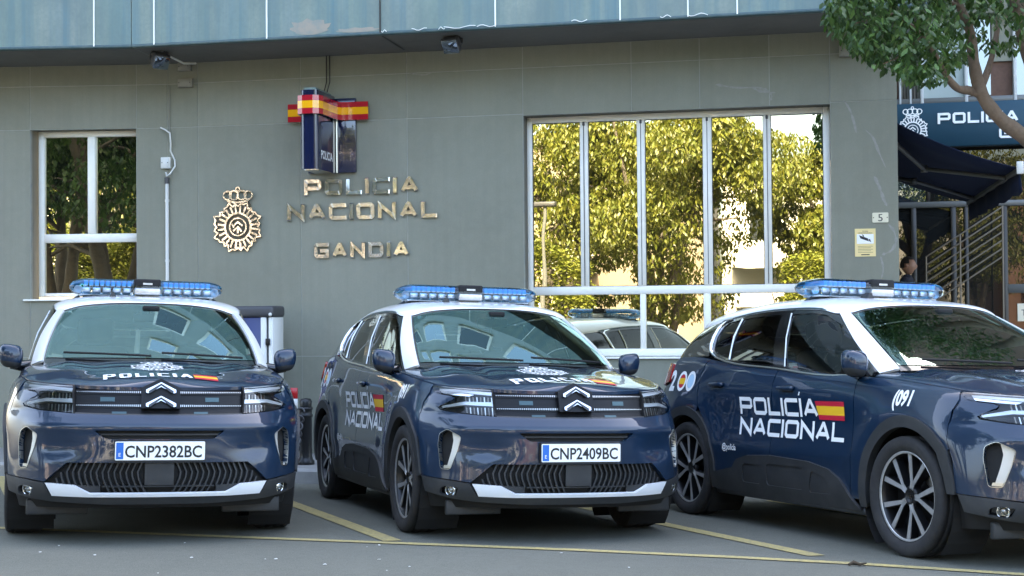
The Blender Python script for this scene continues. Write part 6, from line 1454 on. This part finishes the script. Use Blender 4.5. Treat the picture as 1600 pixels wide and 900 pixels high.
# trees, hedge, houses across the street: what the windows and the bodywork mirror
def street_tree(x, y, H, cr, seed, label, n=5200, m='leafy', trunks=3, leaf=(.20, .10), cz=.62, ch=.36):
    r = random.Random(seed); z0 = gz(x, y); t = empty('street_tree', label, 'tree', 'trees across the street', Matrix.Translation((x, y, z0)))
    _, V0, F0 = leaf_mesh('leaf', leaf[0], leaf[1], M[m]); P = []; D = []; clumps = []
    for k in range(trunks):
        a = 2 * math.pi * k / trunks + r.uniform(-.5, .5); rad = cr * .55; top = (math.cos(a) * rad, math.sin(a) * rad, H * .72)
        path = [(math.cos(a) * .08, math.sin(a) * .08, -.1), (math.cos(a) * .25, math.sin(a) * .25, H * .16), (top[0] * .5, top[1] * .5, H * .42), top]
        kk = np.arange(4); f = np.linspace(0, 3, 14); Q = hermite(kk, np.array(path), f); g = Geo(); g.tube([tuple(q) for q in Q], list(np.interp(f, kk, [.20, .15, .10, .03])), 9); g.obj('trunk', M['barkg'], t)
        for b in range(5):
            q = Q[6 + b]; a2 = r.uniform(0, 6.28); e = q + np.array([math.cos(a2) * cr * .5, math.sin(a2) * cr * .5, r.uniform(.2, 1.0)]); g = Geo(); g.tube([tuple(q), tuple((q + e) / 2 + (0, 0, .15)), tuple(e)], [.05, .035, .012], 6); g.obj('branch', M['barkg'], t)
    for _ in range(46):
        while True:
            c = np.array([r.uniform(-1, 1), r.uniform(-1, 1), r.uniform(-1, 1)])
            if .35 < np.linalg.norm(c) < 1: break
        clumps.append((np.array([c[0] * cr, c[1] * cr, H * cz + c[2] * H * ch]), r.uniform(.25, .5) * cr * .8))
    for _ in range(n):
        c, s = r.choice(clumps); v = np.array([r.gauss(0, 1), r.gauss(0, 1), r.gauss(0, 1)]); v = v / np.linalg.norm(v) * s * r.uniform(.5, 1) ** .5; p = c + v * (1, 1, .75)
        P.append(p); a = r.uniform(0, 6.28); D.append((math.cos(a) * .7, math.sin(a) * .7, -r.uniform(.4, 1.5)))
    add_cloud('crown', leaf_cloud(np.array(P), D, (V0, F0), r, (.7, 1.3)), F0, M[m], t); return t
def hedge(x0, y0, x1, y1, w_, h, n, seed, label, m='leafh'):
    r = random.Random(seed); z0 = gz((x0 + x1) / 2, (y0 + y1) / 2); t = empty('hedge', label, 'hedge', 'hedges across the street', Matrix.Translation((x0, y0, z0))); _, V0, F0 = leaf_mesh('leaf', .13, .07, M[m]); P = []; D = []
    d = np.array([x1 - x0, y1 - y0]); L = np.linalg.norm(d); d = d / L; nn = np.array([-d[1], d[0]])
    for _ in range(n):
        s, q, z = r.uniform(0, L), r.choice((-1, 1)) * (r.uniform(.6, 1) ** .5) * w_ / 2, r.uniform(0, h)
        if r.random() < .4: z = h * r.uniform(.85, 1.08); q = r.uniform(-1, 1) * w_ / 2
        P.append((d[0] * s + nn[0] * q, d[1] * s + nn[1] * q, z * (1 + .12 * math.sin(s * 2.1)))); a = r.uniform(0, 6.28); D.append((math.cos(a), math.sin(a), r.uniform(-.8, .6)))
    add_cloud('foliage', leaf_cloud(np.array(P), D, (V0, F0), r, (.7, 1.3)), F0, M[m], t)
    for k in range(max(2, int(L / 1.2))):
        g = Geo(); s = (k + .5) * L / max(2, int(L / 1.2)); g.tube([(d[0] * s, d[1] * s, -.1), (d[0] * s + .05, d[1] * s, h * .7)], [.04, .015], 6); g.obj('stem', M['barkg'], t)
def mir(u, v, dist, n=.24, Mx=MR):
    """point seen mirrored in the window at photo pixel (u, v), dist metres in front of the glass"""
    I = Mx.inverted(); o = I @ Vector((0, 0, CAMH)); d = I.to_3x3() @ cray(u, v); t = (n - o.y) / d.y; p = o + d * t; d.y = -d.y; k = dist / abs(d.y); return Mx @ (p + d * k)
for k, (u, dist, H, cr, lab, seed) in enumerate([(1035, 25, 9.4, 3.5, 'tall many stemmed tree across the street, mirrored in the middle of the big window', 3), (870, 28, 9.0, 3.0, 'broad tree across the street, mirrored in the left panes of the big window', 4), (1290, 27, 6.6, 2.0, 'slim tree across the street, mirrored in the rightmost pane', 5),
        (640, 27, 8.0, 3.0, 'tree across the street opposite the wall lettering', 8), (1600, 27, 8.5, 3.0, 'tree across the street opposite the entrance', 12)]):
    p = mir(u, 470, dist); street_tree(p.x, p.y, H, cr, seed, lab, 50000 if k < 2 else 24000, leaf=(.15, .066))
p = mir(180, 400, 11, .2, ML); street_tree(p.x, p.y, 9.0, 3.2, 21, 'dark shaded tree near the kerb, mirrored in the small window', 34000, 'leaf', cz=.60, ch=.29, leaf=(.14, .07))
p = mir(95, 400, 13.5, .2, ML); street_tree(p.x, p.y, 9.5, 2.6, 23, 'second dark shaded tree near the kerb, added to darken the small window reflection', 26000, 'leaf', cz=.62, ch=.27, leaf=(.14, .07))  # unseen tree put in to close bright gaps in the mirrored view
a, b = mir(800, 480, 22), mir(925, 480, 22); hedge(a.x, a.y, b.x, b.y, 1.0, 2.6, 3800, 31, 'bright clipped hedge mirrored at the lower left of the big window')
a, b = mir(1220, 480, 24), mir(1330, 480, 24); hedge(a.x, a.y, b.x, b.y, 1.0, 2.4, 3400, 32, 'bright hedge mirrored at the lower right of the big window')
a, b = mir(30, 420, 20.5, .2, ML), mir(240, 420, 20.5, .2, ML); hedge(a.x, a.y, b.x, b.y, 1.4, 3.1, 16000, 33, 'bright hedge mirrored in the bottom pane of the small window')
# crossing sign and lamp post
p = mir(986, 478, 24); z0 = gz(p.x, p.y); cs = empty('crossing_sign', 'blue square pedestrian crossing sign on a post across the street', 'road sign', None, Matrix.Translation((p.x, p.y, z0)) @ Matrix.Rotation(math.pi + PR, 4, 'Z'))
zc = p.z - z0
g = Geo(); g.tube([(0, .04, -.1), (0, .04, zc + .4)], .03, 8); g.obj('post', M['greyframe'], cs)
M['sgnblue'] = mat('road_sign_blue', (.01, .10, .42), .4)
g = Geo(); g.prism(rounded([(-.33, -.33), (.33, -.33), (.33, .33), (-.33, .33)], .05, 3), -.01, .01, lambda q, h: (q[0], h, zc + q[1])); g.obj('panel', M['sgnblue'], cs)
g = Geo(); g.add([(x, -.0115, zc + z) for x, z in ((-.26, -.22), (.26, -.22), (0, .27))], [(0, 1, 2)]); g.obj('white_triangle', M['decal'], cs)
g = Geo()
for q in ([(-.03, .06), (.03, .06), (.03, .11), (-.03, .11)], [(-.035, -.06), (.03, -.06), (.025, .05), (-.03, .05)], [(-.03, -.06), (0, -.06), (-.07, -.17), (-.10, -.17)], [(.0, -.06), (.03, -.06), (.09, -.17), (.06, -.17)]): g.add([(a_[0], -.0125, zc + a_[1]) for a_ in q], [(0, 1, 2, 3)])
for k in range(5): g.add([(-.22 + k * .095, -.0125, zc - .215), (-.18 + k * .095, -.0125, zc - .215), (-.17 + k * .085, -.0125, zc - .18), (-.20 + k * .085, -.0125, zc - .18)], [(0, 1, 2, 3)])
g.obj('walking_figure', M['ink'], cs)
p = mir(848, 460, 21); z0 = gz(p.x, p.y); lpz = mir(848, 322, 21).z - z0; la = empty('street_lamp', 'slim grey street lamp across the street mirrored in the first pane', 'street lamp', None, Matrix.Translation((p.x, p.y, z0)))
g = Geo(); g.lathe([(.09, 0), (.07, .4), (.05, lpz)], 12); g.obj('post', M['greyframe'], la)
g = Geo(); g.rbox(-.45, .35, -.12, .12, lpz, lpz + .14, .04, 2); g.obj('lantern', M['lampgrey'], la)
# closed white parasol
p = mir(921, 500, 20); z0 = gz(p.x, p.y); pz = mir(921, 481, 20).z - z0; pa = empty('parasol', 'closed white parasol standing across the street', 'parasol', None, Matrix.Translation((p.x, p.y, z0)))
g = Geo(); g.lathe([(.03, pz), (.16, pz - .3), (.20, pz - .38), (.12, pz - .42), (.17, pz - .9), (.22, pz - 1.15), (.10, pz - 1.2)], 12); g.obj('cover', M['decal'], pa); g = Geo(); g.lathe([(.2, 0), (.2, .08), (.03, .1), (.03, pz)], 12); g.obj('pole', M['alu'], pa)
# apartment blocks
def block(u0, u1, dist, H, dep, wallm, label, Mx=MR, bal=True, n=.24, fl=3.0):
    a, b = mir(u0, 480, dist, n, Mx), mir(u1, 480, dist, n, Mx); d = Vector((b.x - a.x, b.y - a.y, 0)); L = d.length; ang = math.atan2(d.y, d.x); z0 = gz(a.x, a.y)
    M0 = Matrix.Translation((a.x, a.y, z0 - .3)) @ Matrix.Rotation(ang, 4, 'Z'); I = M0.inverted(); front = -1 if (I @ Vector((0, 15, 0))).y < 0 else 1
    t = empty('apartment_block', label, 'building', 'apartment blocks across the street', M0)
    g = Geo(); g.box(0, L, min(0, -front * dep), max(0, -front * dep), 0, H); g.obj('wall', wallm, t)
    g = Geo(); g.box(-.15, L + .15, min(.15 * front, -front * dep), max(.15 * front, -front * dep), H, H + .35); g.obj('parapet', M['stone2'], t)
    nx = max(2, int(L / 3.0)); cw = L / nx; ws = Geo(); wm = None
    for f in range(int(H / fl)):
        for k in range(nx):
            x = (k + .5) * cw; z = f * fl + 1.0; y0, y1 = sorted((-.02 * front, .05 * front))
            g = Geo(); g.box(x - .65, x + .65, y0, y1, z, z + 1.45); w_ = g.obj('window', M['whitem'], t)
            for s in (-1, 1):
                g = Geo(); yy_ = .052 * front; g.add([(x + s * .33 - .26, yy_, z + .08), (x + s * .33 + .26, yy_, z + .08), (x + s * .33 + .26, yy_, z + 1.37), (x + s * .33 - .26, yy_, z + 1.37)], [(0, 1, 2, 3)]); g.obj('pane', M['upperglass'], w_)
            if bal and f > 0 and k % 2 == 0:
                g = Geo(); y0, y1 = sorted((0, 1.1 * front)); g.box(x - 1.2, x + 1.2, y0, y1, z - 1.0, z - .85); y2, y3 = sorted((1.02 * front, 1.1 * front)); g.box(x - 1.2, x + 1.2, y2, y3, z - .85, z - .05); g.obj('balcony', M['whitew'], t)
M['whitew'] = mat('white_render', (.44, .425, .38), .8, noise=[(1, .4, (.36, .35, .31), 5)]); M['ochre'] = mat('shaded_sand_render', (.20, .165, .12), .85, noise=[(1, .4, (.16, .13, .10), 5)]); M['pinkw'] = mat('pale_pink_render', (.40, .32, .27), .85, noise=[(1, .4, (.33, .27, .23), 5)])  # sand tone lowered to stand for a facade in shade
block(1130, 1560, 36, 6.3, 9, M['whitew'], 'white rendered apartment block mirrored behind the right trees')
block(560, 1105, 40, 8.2, 9, M['ochre'], 'sand coloured apartment block, darkened as if in shade, mirrored behind the tall tree')
block(1640, 2050, 38, 8, 9, M['brick'], 'red brick apartment block opposite the entrance')
block(100, 520, 38, 7.2, 9, M['pinkw'], 'pale pink apartment block opposite the wall lettering')
block(40, 150, 36, 9.0, 9, M['whitew'], 'white sunlit apartment block mirrored in the small window', ML, False, .2)
